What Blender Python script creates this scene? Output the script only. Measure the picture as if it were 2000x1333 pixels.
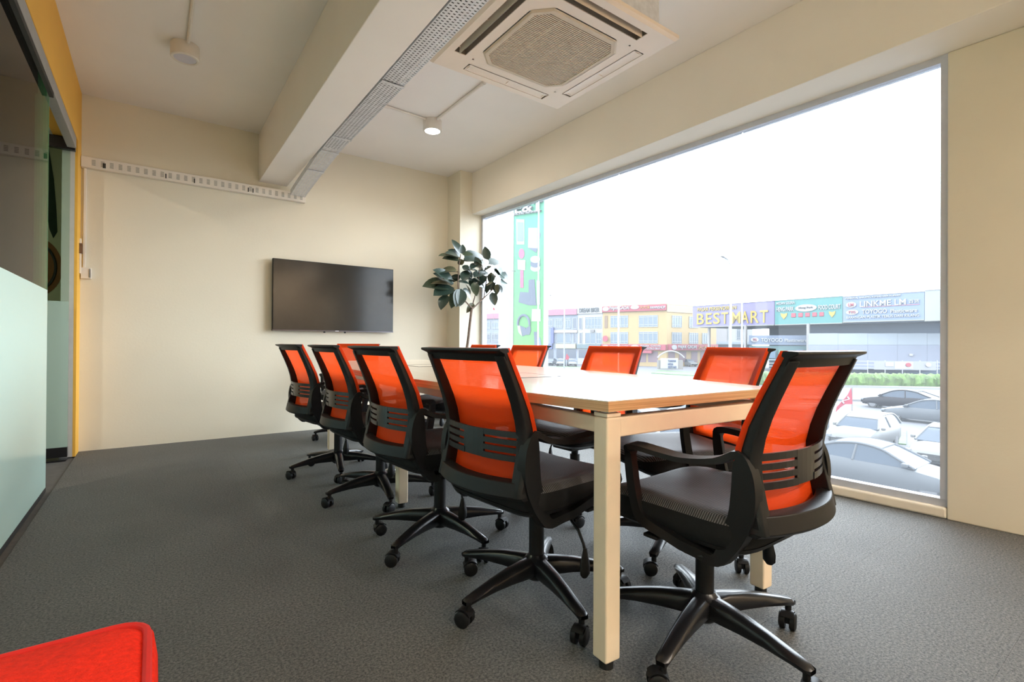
import bpy, bmesh, math, random
from mathutils import Vector as V, Matrix
R = math.radians
sc = bpy.context.scene
for o in list(bpy.data.objects): bpy.data.objects.remove(o)
col = sc.collection
rnd = random.Random(7)

# ------------------------------------------------------------------ camera
F, YAW, PIT, ROL, EYE = 968.1, 0.62745, 0.00448, 0.00567, 0.9
_a = V((math.sin(YAW)*math.cos(PIT), math.cos(YAW)*math.cos(PIT), math.sin(PIT)))
_r0 = V((math.cos(YAW), -math.sin(YAW), 0)); _u0 = _r0.cross(_a)
_r = _r0*math.cos(ROL)+_u0*math.sin(ROL); _u = -_r0*math.sin(ROL)+_u0*math.cos(ROL)
cd = bpy.data.cameras.new('camera'); cam = bpy.data.objects.new('camera', cd); col.objects.link(cam)
cd.sensor_width = 36; cd.lens = F/2000*36; cd.clip_start = .05; cd.clip_end = 600
m = Matrix.Identity(4)
for i, c in enumerate((_r, _u, -_a)):
    for j in range(3): m[j][i] = c[j]
m.translation = V((0, 0, EYE)); cam.matrix_world = m
sc.camera = cam
# ------------------------------------------------------------------ light and exposure
sc.view_settings.view_transform = 'Standard'; sc.view_settings.look = 'None'
sc.view_settings.gamma = 1; sc.view_settings.use_curve_mapping = False
sc.view_settings.exposure = 2.48
w = bpy.data.worlds.new('overcast_sky'); sc.world = w; w.use_nodes = True
bg = w.node_tree.nodes['Background']; bg.inputs[0].default_value = (.90, .95, 1, 1); bg.inputs[1].default_value = 2.1
# daylight portal in the window opening (guides sampling of the sky only)
pl = bpy.data.lights.new('window_portal', 'AREA'); pl.shape = 'RECTANGLE'; pl.size = 4.3; pl.size_y = 2.4; pl.cycles.is_portal = True
po = bpy.data.objects.new('window_portal', pl); col.objects.link(po)
po.matrix_world = Matrix.Translation((3.34, 2.9, 1.25)) @ Matrix.Rotation(R(90), 4, 'Z') @ Matrix.Rotation(R(90), 4, 'X')

def ray(px, py): return _a*F + _r*(px-1000) + _u*(666.5-py)
CAM = V((0, 0, EYE))
def at(px, py, d): return CAM + ray(px, py)*(d/F)
def onz(px, py, z):
    d = ray(px, py); return CAM + d*((z-EYE)/d.z)
def onplane(px, py, P0, P1):
    """photo point -> (distance along the facade line P0-P1, height)"""
    d = ray(px, py); e = V((P1[0]-P0[0], P1[1]-P0[1])); L = e.length; e /= L; n = V((-e.y, e.x))
    t = n.dot(V((P0[0], P0[1])))/(n.x*d.x+n.y*d.y); q = CAM+d*t
    return (V((q.x, q.y))-V((P0[0], P0[1]))).dot(e), q.z

# ------------------------------------------------------------------ materials
def mat(name, c, rough=.6, metal=0, spec=.5, noise=0, nscale=20, bump=0, bscale=200, coat=0, emit=0, aniso=None):
    if name in bpy.data.materials: return bpy.data.materials[name]
    m = bpy.data.materials.new(name); m.use_nodes = True; nt = m.node_tree; b = nt.nodes['Principled BSDF']
    b.inputs['Base Color'].default_value = (*c, 1); b.inputs['Roughness'].default_value = rough
    b.inputs['Metallic'].default_value = metal; b.inputs['Specular IOR Level'].default_value = spec
    b.inputs['Coat Weight'].default_value = coat; b.inputs['Coat Roughness'].default_value = .08
    if emit: b.inputs['Emission Color'].default_value = (*c, 1); b.inputs['Emission Strength'].default_value = emit
    if noise or bump:
        tc = nt.nodes.new('ShaderNodeTexCoord')
    if noise:
        n = nt.nodes.new('ShaderNodeTexNoise'); n.inputs['Scale'].default_value = nscale; n.inputs['Detail'].default_value = 4
        nt.links.new(tc.outputs['Object'], n.inputs['Vector'])
        r = nt.nodes.new('ShaderNodeValToRGB'); r.color_ramp.elements[0].position = .3; r.color_ramp.elements[1].position = .7
        r.color_ramp.elements[0].color = (*[x*(1-noise) for x in c], 1); r.color_ramp.elements[1].color = (*[min(1, x*(1+noise)) for x in c], 1)
        nt.links.new(n.outputs['Fac'], r.inputs[0]); nt.links.new(r.outputs[0], b.inputs['Base Color'])
    if bump:
        n2 = nt.nodes.new('ShaderNodeTexNoise'); n2.inputs['Scale'].default_value = bscale
        nt.links.new(tc.outputs['Object'], n2.inputs['Vector'])
        bp = nt.nodes.new('ShaderNodeBump'); bp.inputs['Strength'].default_value = bump; bp.inputs['Distance'].default_value = .004
        nt.links.new(n2.outputs['Fac'], bp.inputs['Height']); nt.links.new(bp.outputs[0], b.inputs['Normal'])
    return m
WALL = mat('cream_paint', (.77, .71, .575), .75, noise=.02, nscale=2, bump=.12, bscale=60)
CEIL = mat('ceiling_paint', (.92, .87, .82), .8, noise=.02, nscale=2, bump=.1, bscale=50)
YEL = mat('yellow_paint', (.92, .50, .07), .6, noise=.03, nscale=3)
REARW = mat('rear_cream_paint', (.80, .66, .48), .7, noise=.03, nscale=3)
SILL = mat('sill_paint', (.84, .78, .66), .5, noise=.03, nscale=8)
BLACK = mat('black_plastic', (.009, .009, .010), .45, spec=.30, noise=.08, nscale=150)
BLACK2 = mat('satin_black_plastic', (.010, .010, .012), .28, spec=.45, noise=.08, nscale=150)
RUB = mat('black_rubber', (.01, .01, .01), .6, noise=.1, nscale=50)
ALU = mat('window_aluminium', (.62, .64, .70), .4, .3, noise=.03)
TRK = mat('track_aluminium', (.42, .42, .42), .45, .5, noise=.05)
GALV = mat('galvanised_steel', (.70, .71, .74), .5, .35, noise=.10, nscale=30)
WPL = mat('white_plastic', (.80, .74, .66), .45, noise=.02)
ACW = mat('air_conditioner_plastic', (.83, .72, .62), .4, noise=.02, nscale=5)
ACG = mat('grille_plastic', (.62, .52, .40), .5, noise=.05)
DARK = mat('dark_interior', (.02, .02, .02), .6, noise=.2)
WMET = mat('white_powder_coat', (.86, .72, .55), .3, spec=.5, noise=.02)
SCR = mat('television_screen', (.022, .022, .021), .14, spec=.5, noise=.05)
def carpet():
    m = mat('grey_carpet', (.1, .1, .1), .66, spec=.36); nt = m.node_tree; b = nt.nodes['Principled BSDF']
    tc = nt.nodes.new('ShaderNodeTexCoord'); oi = nt.nodes.new('ShaderNodeObjectInfo')
    geo = nt.nodes.new('ShaderNodeNewGeometry')
    n = nt.nodes.new('ShaderNodeTexNoise'); n.inputs['Scale'].default_value = 130; n.inputs['Detail'].default_value = 5; n.inputs['Roughness'].default_value = .85
    nt.links.new(geo.outputs['Position'], n.inputs['Vector'])
    n2 = nt.nodes.new('ShaderNodeTexNoise'); n2.inputs['Scale'].default_value = 3; n2.inputs['Detail'].default_value = 5
    nt.links.new(geo.outputs['Position'], n2.inputs['Vector'])
    r = nt.nodes.new('ShaderNodeValToRGB'); e = r.color_ramp.elements
    e[0].position = .40; e[0].color = (.008, .016, .016, 1); e[1].position = .62; e[1].color = (.185, .180, .170, 1)
    nt.links.new(n.outputs['Fac'], r.inputs[0])
    mx = nt.nodes.new('ShaderNodeMixRGB'); mx.blend_type = 'MULTIPLY'; mx.inputs[0].default_value = 1
    ma = nt.nodes.new('ShaderNodeMath'); ma.operation = 'MULTIPLY_ADD'; ma.inputs[1].default_value = .03; ma.inputs[2].default_value = .97
    nt.links.new(oi.outputs['Random'], ma.inputs[0])
    mb = nt.nodes.new('ShaderNodeMath'); mb.operation = 'MULTIPLY_ADD'; mb.inputs[1].default_value = .5; 
    nt.links.new(n2.outputs['Fac'], mb.inputs[0]); nt.links.new(ma.outputs[0], mb.inputs[2])
    mc = nt.nodes.new('ShaderNodeMath'); mc.operation = 'SUBTRACT'; mc.inputs[1].default_value = .22
    nt.links.new(mb.outputs[0], mc.inputs[0])
    nt.links.new(r.outputs[0], mx.inputs[1]); nt.links.new(mc.outputs[0], mx.inputs[2]); nt.links.new(mx.outputs[0], b.inputs['Base Color'])
    bp = nt.nodes.new('ShaderNodeBump'); bp.inputs['Strength'].default_value = .9; bp.inputs['Distance'].default_value = .005
    nt.links.new(n.outputs['Fac'], bp.inputs['Height']); nt.links.new(bp.outputs[0], b.inputs['Normal'])
    b.inputs['Sheen Weight'].default_value = .12; b.inputs['Sheen Roughness'].default_value = .4
    return m
CARPET = carpet()
def wood(name, c1, c2, rough, coat, axis_scale):
    m = mat(name, c1, rough, coat=coat); nt = m.node_tree; b = nt.nodes['Principled BSDF']
    tc = nt.nodes.new('ShaderNodeTexCoord'); mp = nt.nodes.new('ShaderNodeMapping'); mp.inputs['Scale'].default_value = axis_scale
    n = nt.nodes.new('ShaderNodeTexNoise'); n.inputs['Scale'].default_value = 1; n.inputs['Detail'].default_value = 6
    nt.links.new(tc.outputs['Object'], mp.inputs[0]); nt.links.new(mp.outputs[0], n.inputs['Vector'])
    r = nt.nodes.new('ShaderNodeValToRGB'); e = r.color_ramp.elements; e[0].position = .35; e[1].position = .65
    e[0].color = (*c1, 1); e[1].color = (*c2, 1)
    nt.links.new(n.outputs['Fac'], r.inputs[0]); nt.links.new(r.outputs[0], b.inputs['Base Color']); return m
TOPW = wood('maple_laminate', (.70, .58, .43), (.76, .65, .50), .28, .5, (40, 1.5, 10))
EDGEW = wood('plywood_edge', (.50, .27, .12), (.74, .47, .25), .4, .1, (1.5, 1.5, 260))
def orange(name, c, transp, stripes=0):
    m = bpy.data.materials.new(name); m.use_nodes = True; nt = m.node_tree; nt.nodes.remove(nt.nodes['Principled BSDF'])
    out = nt.nodes['Material Output']; d = nt.nodes.new('ShaderNodeBsdfPrincipled'); d.inputs['Base Color'].default_value = (*c, 1)
    d.inputs['Roughness'].default_value = .45; d.inputs['Specular IOR Level'].default_value = .2
    tl = nt.nodes.new('ShaderNodeBsdfTranslucent'); tl.inputs[0].default_value = (*c, 1)
    tr = nt.nodes.new('ShaderNodeBsdfTransparent'); tr.inputs[0].default_value = (1, .62, .5, 1)
    geo = nt.nodes.new('ShaderNodeTexCoord'); wv = nt.nodes.new('ShaderNodeTexWave'); wv.bands_direction = 'Z'
    wv.inputs['Scale'].default_value = 100; wv.inputs['Distortion'].default_value = .5
    nt.links.new(geo.outputs['Object'], wv.inputs[0])
    bp = nt.nodes.new('ShaderNodeBump'); bp.inputs['Strength'].default_value = .3; bp.inputs['Distance'].default_value = .001
    nt.links.new(wv.outputs[1], bp.inputs['Height']); nt.links.new(bp.outputs[0], d.inputs['Normal'])
    a = nt.nodes.new('ShaderNodeMixShader'); a.inputs[0].default_value = .45
    nt.links.new(d.outputs[0], a.inputs[1]); nt.links.new(tl.outputs[0], a.inputs[2])
    b = nt.nodes.new('ShaderNodeMixShader')
    ma = nt.nodes.new('ShaderNodeMath'); ma.operation = 'MULTIPLY_ADD'; ma.inputs[1].default_value = transp*.6; ma.inputs[2].default_value = transp*.7
    nt.links.new(wv.outputs[1], ma.inputs[0]); nt.links.new(ma.outputs[0], b.inputs[0])
    nt.links.new(a.outputs[0], b.inputs[1]); nt.links.new(tr.outputs[0], b.inputs[2]); nt.links.new(b.outputs[0], out.inputs[0]); return m
MESHO = orange('orange_mesh_fabric', (.98, .085, .010), .09)
def seatfab():
    m = mat('black_ribbed_mesh_fabric', (.02, .02, .022), .6, spec=.3); nt = m.node_tree; b = nt.nodes['Principled BSDF']
    tc = nt.nodes.new('ShaderNodeTexCoord'); wv = nt.nodes.new('ShaderNodeTexWave'); wv.bands_direction = 'Y'
    wv.inputs['Scale'].default_value = 50; wv.inputs['Distortion'].default_value = 0
    nt.links.new(tc.outputs['Object'], wv.inputs[0]); r = nt.nodes.new('ShaderNodeValToRGB'); e = r.color_ramp.elements
    e[0].color = (.006, .006, .007, 1); e[1].color = (.16, .16, .165, 1)
    nt.links.new(wv.outputs[1], r.inputs[0]); nt.links.new(r.outputs[0], b.inputs['Base Color'])
    bp = nt.nodes.new('ShaderNodeBump'); bp.inputs['Strength'].default_value = .5; bp.inputs['Distance'].default_value = .002
    nt.links.new(wv.outputs[1], bp.inputs['Height']); nt.links.new(bp.outputs[0], b.inputs['Normal']); return m
SEATF = seatfab()
def glass(name, tint, haze=0, gloss=1.0, hazecol=(.9, .95, 1)):
    m = bpy.data.materials.new(name); m.use_nodes = True; nt = m.node_tree; nt.nodes.remove(nt.nodes['Principled BSDF'])
    out = nt.nodes['Material Output']; t = nt.nodes.new('ShaderNodeBsdfTransparent'); t.inputs[0].default_value = (*tint, 1)
    g = nt.nodes.new('ShaderNodeBsdfGlossy'); g.inputs['Roughness'].default_value = .01
    fr = nt.nodes.new('ShaderNodeFresnel'); fr.inputs[0].default_value = 1.5
    # fresnel of a thin pane: use the absolute facing so both sides behave alike
    geo = nt.nodes.new('ShaderNodeNewGeometry'); mx = nt.nodes.new('ShaderNodeMixShader')
    lw = nt.nodes.new('ShaderNodeLayerWeight'); lw.inputs[0].default_value = .12
    ml = nt.nodes.new('ShaderNodeMath'); ml.operation = 'MULTIPLY'; ml.inputs[1].default_value = gloss
    nt.nodes.remove(fr); nt.nodes.remove(geo)
    nt.links.new(lw.outputs['Fresnel'], ml.inputs[0]); nt.links.new(ml.outputs[0], mx.inputs[0])
    src = t.outputs[0]
    if haze:
        d = nt.nodes.new('ShaderNodeBsdfTranslucent'); d.inputs[0].default_value = (*hazecol, 1)
        m2 = nt.nodes.new('ShaderNodeMixShader'); m2.inputs[0].default_value = haze
        nt.links.new(t.outputs[0], m2.inputs[1]); nt.links.new(d.outputs[0], m2.inputs[2]); src = m2.outputs[0]
    nt.links.new(src, mx.inputs[1]); nt.links.new(g.outputs[0], mx.inputs[2]); nt.links.new(mx.outputs[0], out.inputs[0]); return m
WGLASS = glass('window_glass', (.95, .98, 1), .022, .7)  # faint translucent veil in the pane stands in for glare over the view
SILIC = bpy.data.materials.new('translucent_silicone'); SILIC.use_nodes = True; _n = SILIC.node_tree; _n.nodes.remove(_n.nodes['Principled BSDF'])
_t = _n.nodes.new('ShaderNodeBsdfTranslucent'); _t.inputs[0].default_value = (.95, .95, .95, 1); _n.links.new(_t.outputs[0], _n.nodes['Material Output'].inputs[0])
DGLASS = glass('door_glass', (.82, .90, .84), .0, 1.0)
def frost():
    m = mat('frosted_film', (.60, .84, .76), .18, spec=.5); b = m.node_tree.nodes['Principled BSDF']
    return m
FROST = frost()
def frost2():
    m = mat('frosted_film_thin', (.50, .68, .60), .25, spec=.5); m.node_tree.nodes['Principled BSDF'].inputs['Alpha'].default_value = .6
    return m

# ------------------------------------------------------------------ mesh builder
class MB:
    def __init__(s): s.v = []; s.f = []
    def quad(s, *p):
        n = len(s.v); s.v += [tuple(q) for q in p]; s.f.append(tuple(range(n, n+len(p)))); return s
    def box(s, x0, y0, z0, x1, y1, z1):
        n = len(s.v); s.v += [(x, y, z) for z in (z0, z1) for x, y in ((x0, y0), (x1, y0), (x1, y1), (x0, y1))]
        for f in ((3, 2, 1, 0), (4, 5, 6, 7), (0, 1, 5, 4), (1, 2, 6, 5), (2, 3, 7, 6), (3, 0, 4, 7)): s.f.append(tuple(n+i for i in f))
        return s
    def loft(s, secs, closed=False, caps=True):
        n = len(s.v); k = len(secs[0]); S = len(secs)
        for q in secs: s.v += [tuple(p) for p in q]
        for i in range(S if closed else S-1):
            a = n+i*k; b = n+((i+1) % S)*k
            for j in range(k): s.f.append((a+j, a+(j+1) % k, b+(j+1) % k, b+j))
        if caps and not closed:
            s.f.append(tuple(n+j for j in reversed(range(k)))); s.f.append(tuple(n+(S-1)*k+j for j in range(k)))
        return s
    def cyl(s, p0, p1, r0, r1=None, k=16, caps=True):
        r1 = r0 if r1 is None else r1; p0 = V(p0); p1 = V(p1); d = (p1-p0).normalized()
        e = d.orthogonal().normalized(); g = d.cross(e)
        return s.loft([[p+e*(r*math.cos(2*math.pi*i/k))+g*(r*math.sin(2*math.pi*i/k)) for i in range(k)] for p, r in ((p0, r0), (p1, r1))], caps=caps)
    def tube(s, pts, rad, k=8, closed=False):
        pts = [V(p) for p in pts]; secs = []; e = None; N = len(pts)
        for i, p in enumerate(pts):
            if closed: d = pts[(i+1) % N]-pts[i-1]
            else: d = pts[min(i+1, N-1)]-pts[max(i-1, 0)]
            d.normalize()
            e = d.orthogonal().normalized() if e is None else (e-d*e.dot(d)).normalized()
            g = d.cross(e); r = rad[i] if isinstance(rad, (list, tuple)) else rad
            secs.append([p+e*(r*math.cos(2*math.pi*j/k))+g*(r*math.sin(2*math.pi*j/k)) for j in range(k)])
        return s.loft(secs, closed)
    def prism(s, poly, d):
        d = V(d); poly = [V(p) for p in poly]; return s.loft([poly, [p+d for p in poly]])
    def lathe(s, prof, c=(0, 0, 0), k=24):
        c = V(c); return s.loft([[c+V((r*math.cos(2*math.pi*i/k), r*math.sin(2*math.pi*i/k), z)) for i in range(k)] for r, z in prof])
    def xf(s, M): s.v = [tuple(M @ V(p)) for p in s.v]; return s
    def build(s, name, m, parent=None, bevel=0, smooth=False, seg=2, loc=None, sub=0, ang=35):
        me = bpy.data.meshes.new(name); me.from_pydata(s.v, [], s.f)
        bm = bmesh.new(); bm.from_mesh(me); bmesh.ops.remove_doubles(bm, verts=bm.verts, dist=1e-6)
        bmesh.ops.recalc_face_normals(bm, faces=bm.faces); bm.to_mesh(me); bm.free()
        me.materials.append(m)
        if smooth:
            for p in me.polygons: p.use_smooth = True
            me.set_sharp_from_angle(angle=R(ang))
        o = bpy.data.objects.new(name, me); col.objects.link(o)
        if loc is not None: o.location = loc
        if parent is not None: o.parent = parent
        if sub:
            q = o.modifiers.new('s', 'SUBSURF'); q.levels = sub; q.render_levels = sub
        if bevel:
            q = o.modifiers.new('b', 'BEVEL'); q.width = bevel; q.segments = seg; q.limit_method = 'ANGLE'; q.angle_limit = R(40); q.use_clamp_overlap = True
        return o
def tag(o, label=None, cat=None, group=None, kind=None):
    for k, v in (('label', label), ('category', cat), ('group', group), ('kind', kind)):
        if v: o[k] = v
    return o
def empty(name, loc=(0, 0, 0), rz=0, **k):
    o = bpy.data.objects.new(name, None); col.objects.link(o); o.location = loc; o.rotation_euler = (0, 0, rz); o.empty_display_size = .1
    tag(o, **k); return o
def copy_tree(o, parent=None):
    c = o.copy(); col.objects.link(c)
    if parent is not None: c.parent = parent
    for ch in list(o.children): copy_tree(ch, c)
    return c
def smooth_path(P, n=6, closed=True):
    out = []; N = len(P)
    for i in range(N if closed else N-1):
        g = (lambda j: P[j % N]) if closed else (lambda j: P[max(0, min(N-1, j))])
        p0, p1, p2, p3 = g(i-1), g(i), g(i+1), g(i+2)
        for k in range(n):
            t = k/n
            out.append(tuple(.5*((2*b)+(-a+c)*t+(2*a-5*b+4*c-d)*t*t+(-a+3*b-3*c+d)*t**3) for a, b, c, d in zip(p0, p1, p2, p3)))
    if not closed: out.append(tuple(P[-1]))
    return out

# ================================================================== THE ROOM
H = 2.912; YB = 5.32; XL = -.48; YR = -2.6
def XW(y): return 3.36-.0385*y
def st(o, label=None): return tag(o, label, kind='structure')
fl = st(MB().prism([(-3.2, YR-.2, -.25), (XW(YR)+.1, YR-.2, -.25), (XW(YB)+.1, YB+1.6, -.25), (-3.2, YB+1.6, -.25)], (0, 0, .242)).build('floor', mat('floor_screed', (.12, .12, .12), .9, noise=.1)))
tile = None
nx, ny = 9, 17
for j in range(ny):
    for i in range(nx):
        x = XL+.0+i*.5; y = YB-.5*(j+1)
        if y < YR-.3: continue
        x1 = min(x+.5, XW(y)-.0); 
        if x1-x < .05: continue
        if tile is None or x1-x < .499:
            t = MB().box(0, 0, 0, x1-x-.0005, .4995, .008).build('carpet_tile', CARPET, fl)
            if tile is None: tile = t
        else:
            t = bpy.data.objects.new('carpet_tile', tile.data); col.objects.link(t); t.parent = fl
        t.location = (x, y, -.008)
st(MB().prism([(-3.2, YR-.2, H), (XW(YR)+.1, YR-.2, H), (XW(YB)+.1, YB+1.6, H), (-3.2, YB+1.6, H)], (0, 0, .15)).build('ceiling', CEIL))
st(MB().box(-.573, YB, 0, 3.24, YB+.16, H).build('wall_back', WALL))
st(MB().box(-3.2, YR-.15, 0, 3.6, YR, H).build('wall_rear', REARW))
# column in the corner by the window
st(MB().box(2.885, 5.02, 0, 3.26, YB, H).build('wall_corner_column', WALL))
# ceiling beam and window beam
st(MB().box(.82, YR, 2.45, 1.075, YB, H).build('trim_1', CEIL, bevel=.004))
st(MB().prism([(3.045, 5.02, 2.423), (3.06, YR, 2.423), (3.56, YR, 2.423), (3.27, 5.02, 2.423)], (0, 0, H-2.423)).build('trim_2', mat('beam_paint', (.90, .83, .72), .75, noise=.02, nscale=2, bump=.12, bscale=60), bevel=.004))
# window wall: pier near the camera and low curb under the glass
st(MB().prism([(XW(.755), .755, 0), (XW(YR), YR, 0), (XW(YR)+.1, YR, 0), (XW(.755)+.1, .755, 0)], (0, 0, 2.423)).build('wall_right', WALL, bevel=.006))
curb = MB().prism([(XW(5.02), 5.02, 0), (XW(.755), .755, 0), (XW(.755)+.1, .755, 0), (XW(5.02)+.1, 5.02, 0)], (0, 0, .058)).build('trim_3', SILL, bevel=.012, seg=3)
st(curb)
win = MB()
def wquad(y0, y1, z0, z1, o0, o1):
    return [(XW(y)+o, y, z) for z in (z0, z1) for (y, o) in ((y0, o0), (y0, o1), (y1, o1), (y1, o0))]
def wbox(mb, y0, y1, z0, z1, o0, o1):
    q = wquad(y0, y1, z0, z1, o0, o1); n = len(mb.v); mb.v += q
    for f in ((0, 1, 2, 3), (7, 6, 5, 4), (0, 4, 5, 1), (1, 5, 6, 2), (2, 6, 7, 3), (3, 7, 4, 0)): mb.f.append(tuple(n+i for i in f))
    return mb
wb = MB(); wbox(wb, .755, 5.02, .058, .098, .02, .07); wbox(wb, .755, 5.02, 2.385, 2.423, .01, .07)
wbox(wb, .755, .785, .098, 2.385, .01, .07); wbox(wb, 4.985, 5.02, .098, 2.385, .01, .07)
wfr = st(wb.build('window_1', ALU, bevel=.003))
joints = [4.02, 2.955, 1.86]
ys = [.785]+joints[::-1]+[4.985]
for a, b in zip(ys[:-1], ys[1:]):
    wbox(MB(), a+.004, b-.004, .098, 2.385, .042, .048).build('glass_pane', WGLASS, wfr)
for y in joints:
    wbox(MB(), y-.004, y+.004, .098, 2.385, .040, .050).build('silicone_joint', SILIC, wfr)
# building face below, above and beside the window (seen from outside or a step aside)
st(MB().box(3.10, -4, -3.7, 3.26, 7.5, -.26).build('wall_facade_lower', SILL))
st(MB().box(3.10, -4, H+.15, 3.26, 7.5, 3.6).build('wall_facade_upper', SILL))
st(MB().box(3.10, 5.49, 0, 3.24, 7.5, H).build('wall_facade_side', SILL))
# left side: yellow wall over the glass doors, pier in the corner, track
st(MB().box(-.62, YR, 2.455, XL, YB, H).build('wall_left', YEL))
st(MB().box(-.497, 5.11, 0, XL, YB, 2.455).build('wall_left_pier', YEL))
st(MB().box(-.573, 5.11, 0, -.4975, YB, 2.455).build('wall_left_jamb', mat('jamb_grey', (.62, .60, .56), .7, noise=.03)))
tr = empty('door_track', (-.5, 1.2, 2.40), label='grey aluminium sliding door track running under the yellow wall', cat='track')
MB().box(-.035, YR-1.2, -.03, .018, 3.82, .055).build('rail', TRK, tr, bevel=.003)
MB().box(-.004, YR-1.2, -.062, .016, 2.77, -.031).build('brush_seal', DARK, tr)
# sliding glass door leaf
d1 = st(empty('door_1', (-.515, 1.0, 0)))
MB().box(-.006, -3.4, .03, .006, 3.0, 2.355).build('glass_panel', DGLASS, d1)
MB().box(.0065, -3.4, .03, .008, 3.0, 1.2).build('frosted_film', FROST, d1)
MB().box(-.009, -3.4, .003, .009, 3.0, .03).build('bottom_rail', DARK, d1)
MB().box(-.007, 3.0, .03, .007, 3.006, 2.355).build('polished_edge', mat('green_glass_edge', (.10, .30, .14), .2, noise=.05), d1)
# hinged frosted leaf standing open into the corridor
d2 = st(empty('door_2', (-.52, 5.06, 0)))
MB().box(-.86, -.006, .09, -.0, .006, 2.45).build('glass_panel', DGLASS, d2)
FR2 = frost2(); MB().box(-.86, -.008, .09, -.0, -.0065, 1.2).build('frosted_film', FR2, d2)
MB().box(-.86, -.02, .015, .0, .02, .09).build('bottom_rail', BLACK2, d2, bevel=.002)
MB().box(-.20, -.022, 2.36, .03, .022, 2.45).build('top_clamp', BLACK2, d2, bevel=.002)
MB().box(-.16, -.08, -.004, .0, .06, .002).build('floor_spring_plate', BLACK2, d2)
# corridor beyond the glass
CORR = mat('corridor_paint', (.55, .54, .40), .8, noise=.04, nscale=3)
st(MB().box(-3.2, YR-.15, 0, -2.9, YB+1.6, H).build('wall_corridor_left', CORR))
cw = st(MB().box(-3.2, YB+1.3, 0, -.3, YB+1.6, H).build('wall_corridor_end', CORR))
st(MB().box(-.573, YB+.16, 0, -.5, YB+1.3, H).build('wall_corridor_right', mat('corridor_grey', (.50, .56, .50), .7, noise=.03)))
def disc(mb, x, y, z, rx, rz, th=.006, k=36, r0=0, rot=0):
    pts = [(x+rx*math.cos(t)*math.cos(rot)-rz*math.sin(t)*math.sin(rot), y, z+rz*math.sin(t)*math.cos(rot)+rx*math.cos(t)*math.sin(rot)) for t in [2*math.pi*i/k for i in range(k)]]
    return mb.prism(pts, (0, -th, 0))
mu = empty('wall_mural', (-1.3, YB+1.3, 0), label='painted mural of brown disc and dark leaf on corridor end wall', cat='mural')
disc(MB(), .37, 0, 1.62, .20, .29).build('brown_disc', mat('mural_brown', (.25, .10, .035), .8, noise=.1), mu)
rg = MB(); rg.tube([(.37+.15*math.cos(t), -.01, 1.62+.23*math.sin(t)) for t in [math.pi*2*i/40 for i in range(40)]], .012, 6, True).build('black_ring', DARK, mu)
lf = MB(); lf.prism([(.36, 0, 2.75), (.46, 0, 2.8), (.50, 0, 2.5), (.52, 0, 2.2), (.53, 0, 1.98), (.50, 0, 1.91), (.47, 0, 2.0), (.44, 0, 2.25)], (0, -.006, 0)).build('dark_leaf', mat('mural_green', (.012, .03, .016), .8, noise=.1), mu)

# ------------------------------------------------------------------ trunking and fittings
def perforated(mb, y0, z0, y1, z1, x0, x1, rows=6, pitch=.022, slot=.0065, sw=.0125, th=.0015):
    L = math.hypot(y1-y0, z1-z0); n = int(L/pitch); W = x1-x0; rp = W/rows
    def P(s, x, o=0): t = s/L; return (x, y0+(y1-y0)*t, z0+(z1-z0)*t+o)
    def strip(s0, s1, xa, xb): mb.quad(P(s0, xa), P(s1, xa), P(s1, xb), P(s0, xb))
    for r in range(rows):
        xa = x0+r*rp; xc = xa+rp/2
        strip(0, L, xa, xc-sw/2); strip(0, L, xc+sw/2, xa+rp)
        off = (r % 2)*pitch/2; s = 0
        for k in range(n+1):
            h0 = k*pitch+off+(pitch-slot)/2; h1 = h0+slot
            if h1 > L: break
            strip(s, h0, xc-sw/2, xc+sw/2); s = h1
        strip(s, L, xc-sw/2, xc+sw/2)
    for x in (x0, x1):     # side flanges
        mb.quad(P(0, x), P(L, x), P(L, x, .05), P(0, x, .05))
    return mb
ct = empty('cable_tray', (0, 0, 0), label='perforated galvanised steel cable tray running beside the ceiling beam', cat='cable tray')
xa, xb = 1.085, 1.222
for a, b in (((YR, 2.452), (2.82, 2.452)), ((2.82, 2.448), (3.8, 2.448)), ((3.8, 2.452), (4.12, 2.446)), ((4.12, 2.443), (4.55, 2.41)), ((4.55, 2.41), (4.95, 2.375)), ((4.95, 2.375), (5.215, 2.345))):
    perforated(MB(), a[0], a[1], b[0], b[1], xa, xb).build('tray_section', GALV, ct)
MB().box(xa+.01, YR, 2.468, xb-.035, 2.9, 2.49).build('black_cables', DARK, ct); MB().box(xa+.01, 2.9, 2.468, xb-.01, 4.1, 2.49).build('black_cables', DARK, ct)
for y, z in ((2.82, 2.447), (3.8, 2.445), (4.12, 2.441), (4.55, 2.407)): MB().box(xa-.002, y-.012, z-.004, xb+.002, y+.012, z-.001).build('joint_plate', GALV, ct)
wt = empty('wall_trunking', (0, YB, 2.35), label='white slotted trunking mounted along the back wall at beam height', cat='trunking')
MB().box(XL+.002, -.055, -.045, 1.24, -.002, .045).build('body', WPL, wt, bevel=.004)
slm = mat('trunking_slot', (.42, .40, .35), .6, noise=.1)
sl0 = None
for i in range(30):
    x = XL+.07+i*.057
    if x > 1.2: break
    if sl0 is None:
        q = MB()
        for k in range(4): q.box(0, -.0565, -.022+k*.012, .024, -.0545, -.014+k*.012)
        sl0 = q.build('slot_group', slm, wt); o = sl0
    else: o = sl0.copy(); col.objects.link(o)
    o.location = (x, 0, 0)
for x in (-.33, -.34, .08, .29, .72, .76): MB().box(x, -.058, -.03, x+.008, -.054, .01).build('dark_opening', DARK, wt)
sw = empty('switch_box', (-.455, YB, 1.45), label='small white switch box on the back wall beside the yellow corner', cat='switch')
MB().box(-.02, -.035, -.045, .045, -.001, .045).build('housing', WPL, sw, bevel=.003)
MB().box(.032, -.038, -.035, .043, -.034, .035).build('cover_edge', mat('grey_plastic', (.25, .25, .24), .5, noise=.05), sw)
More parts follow.
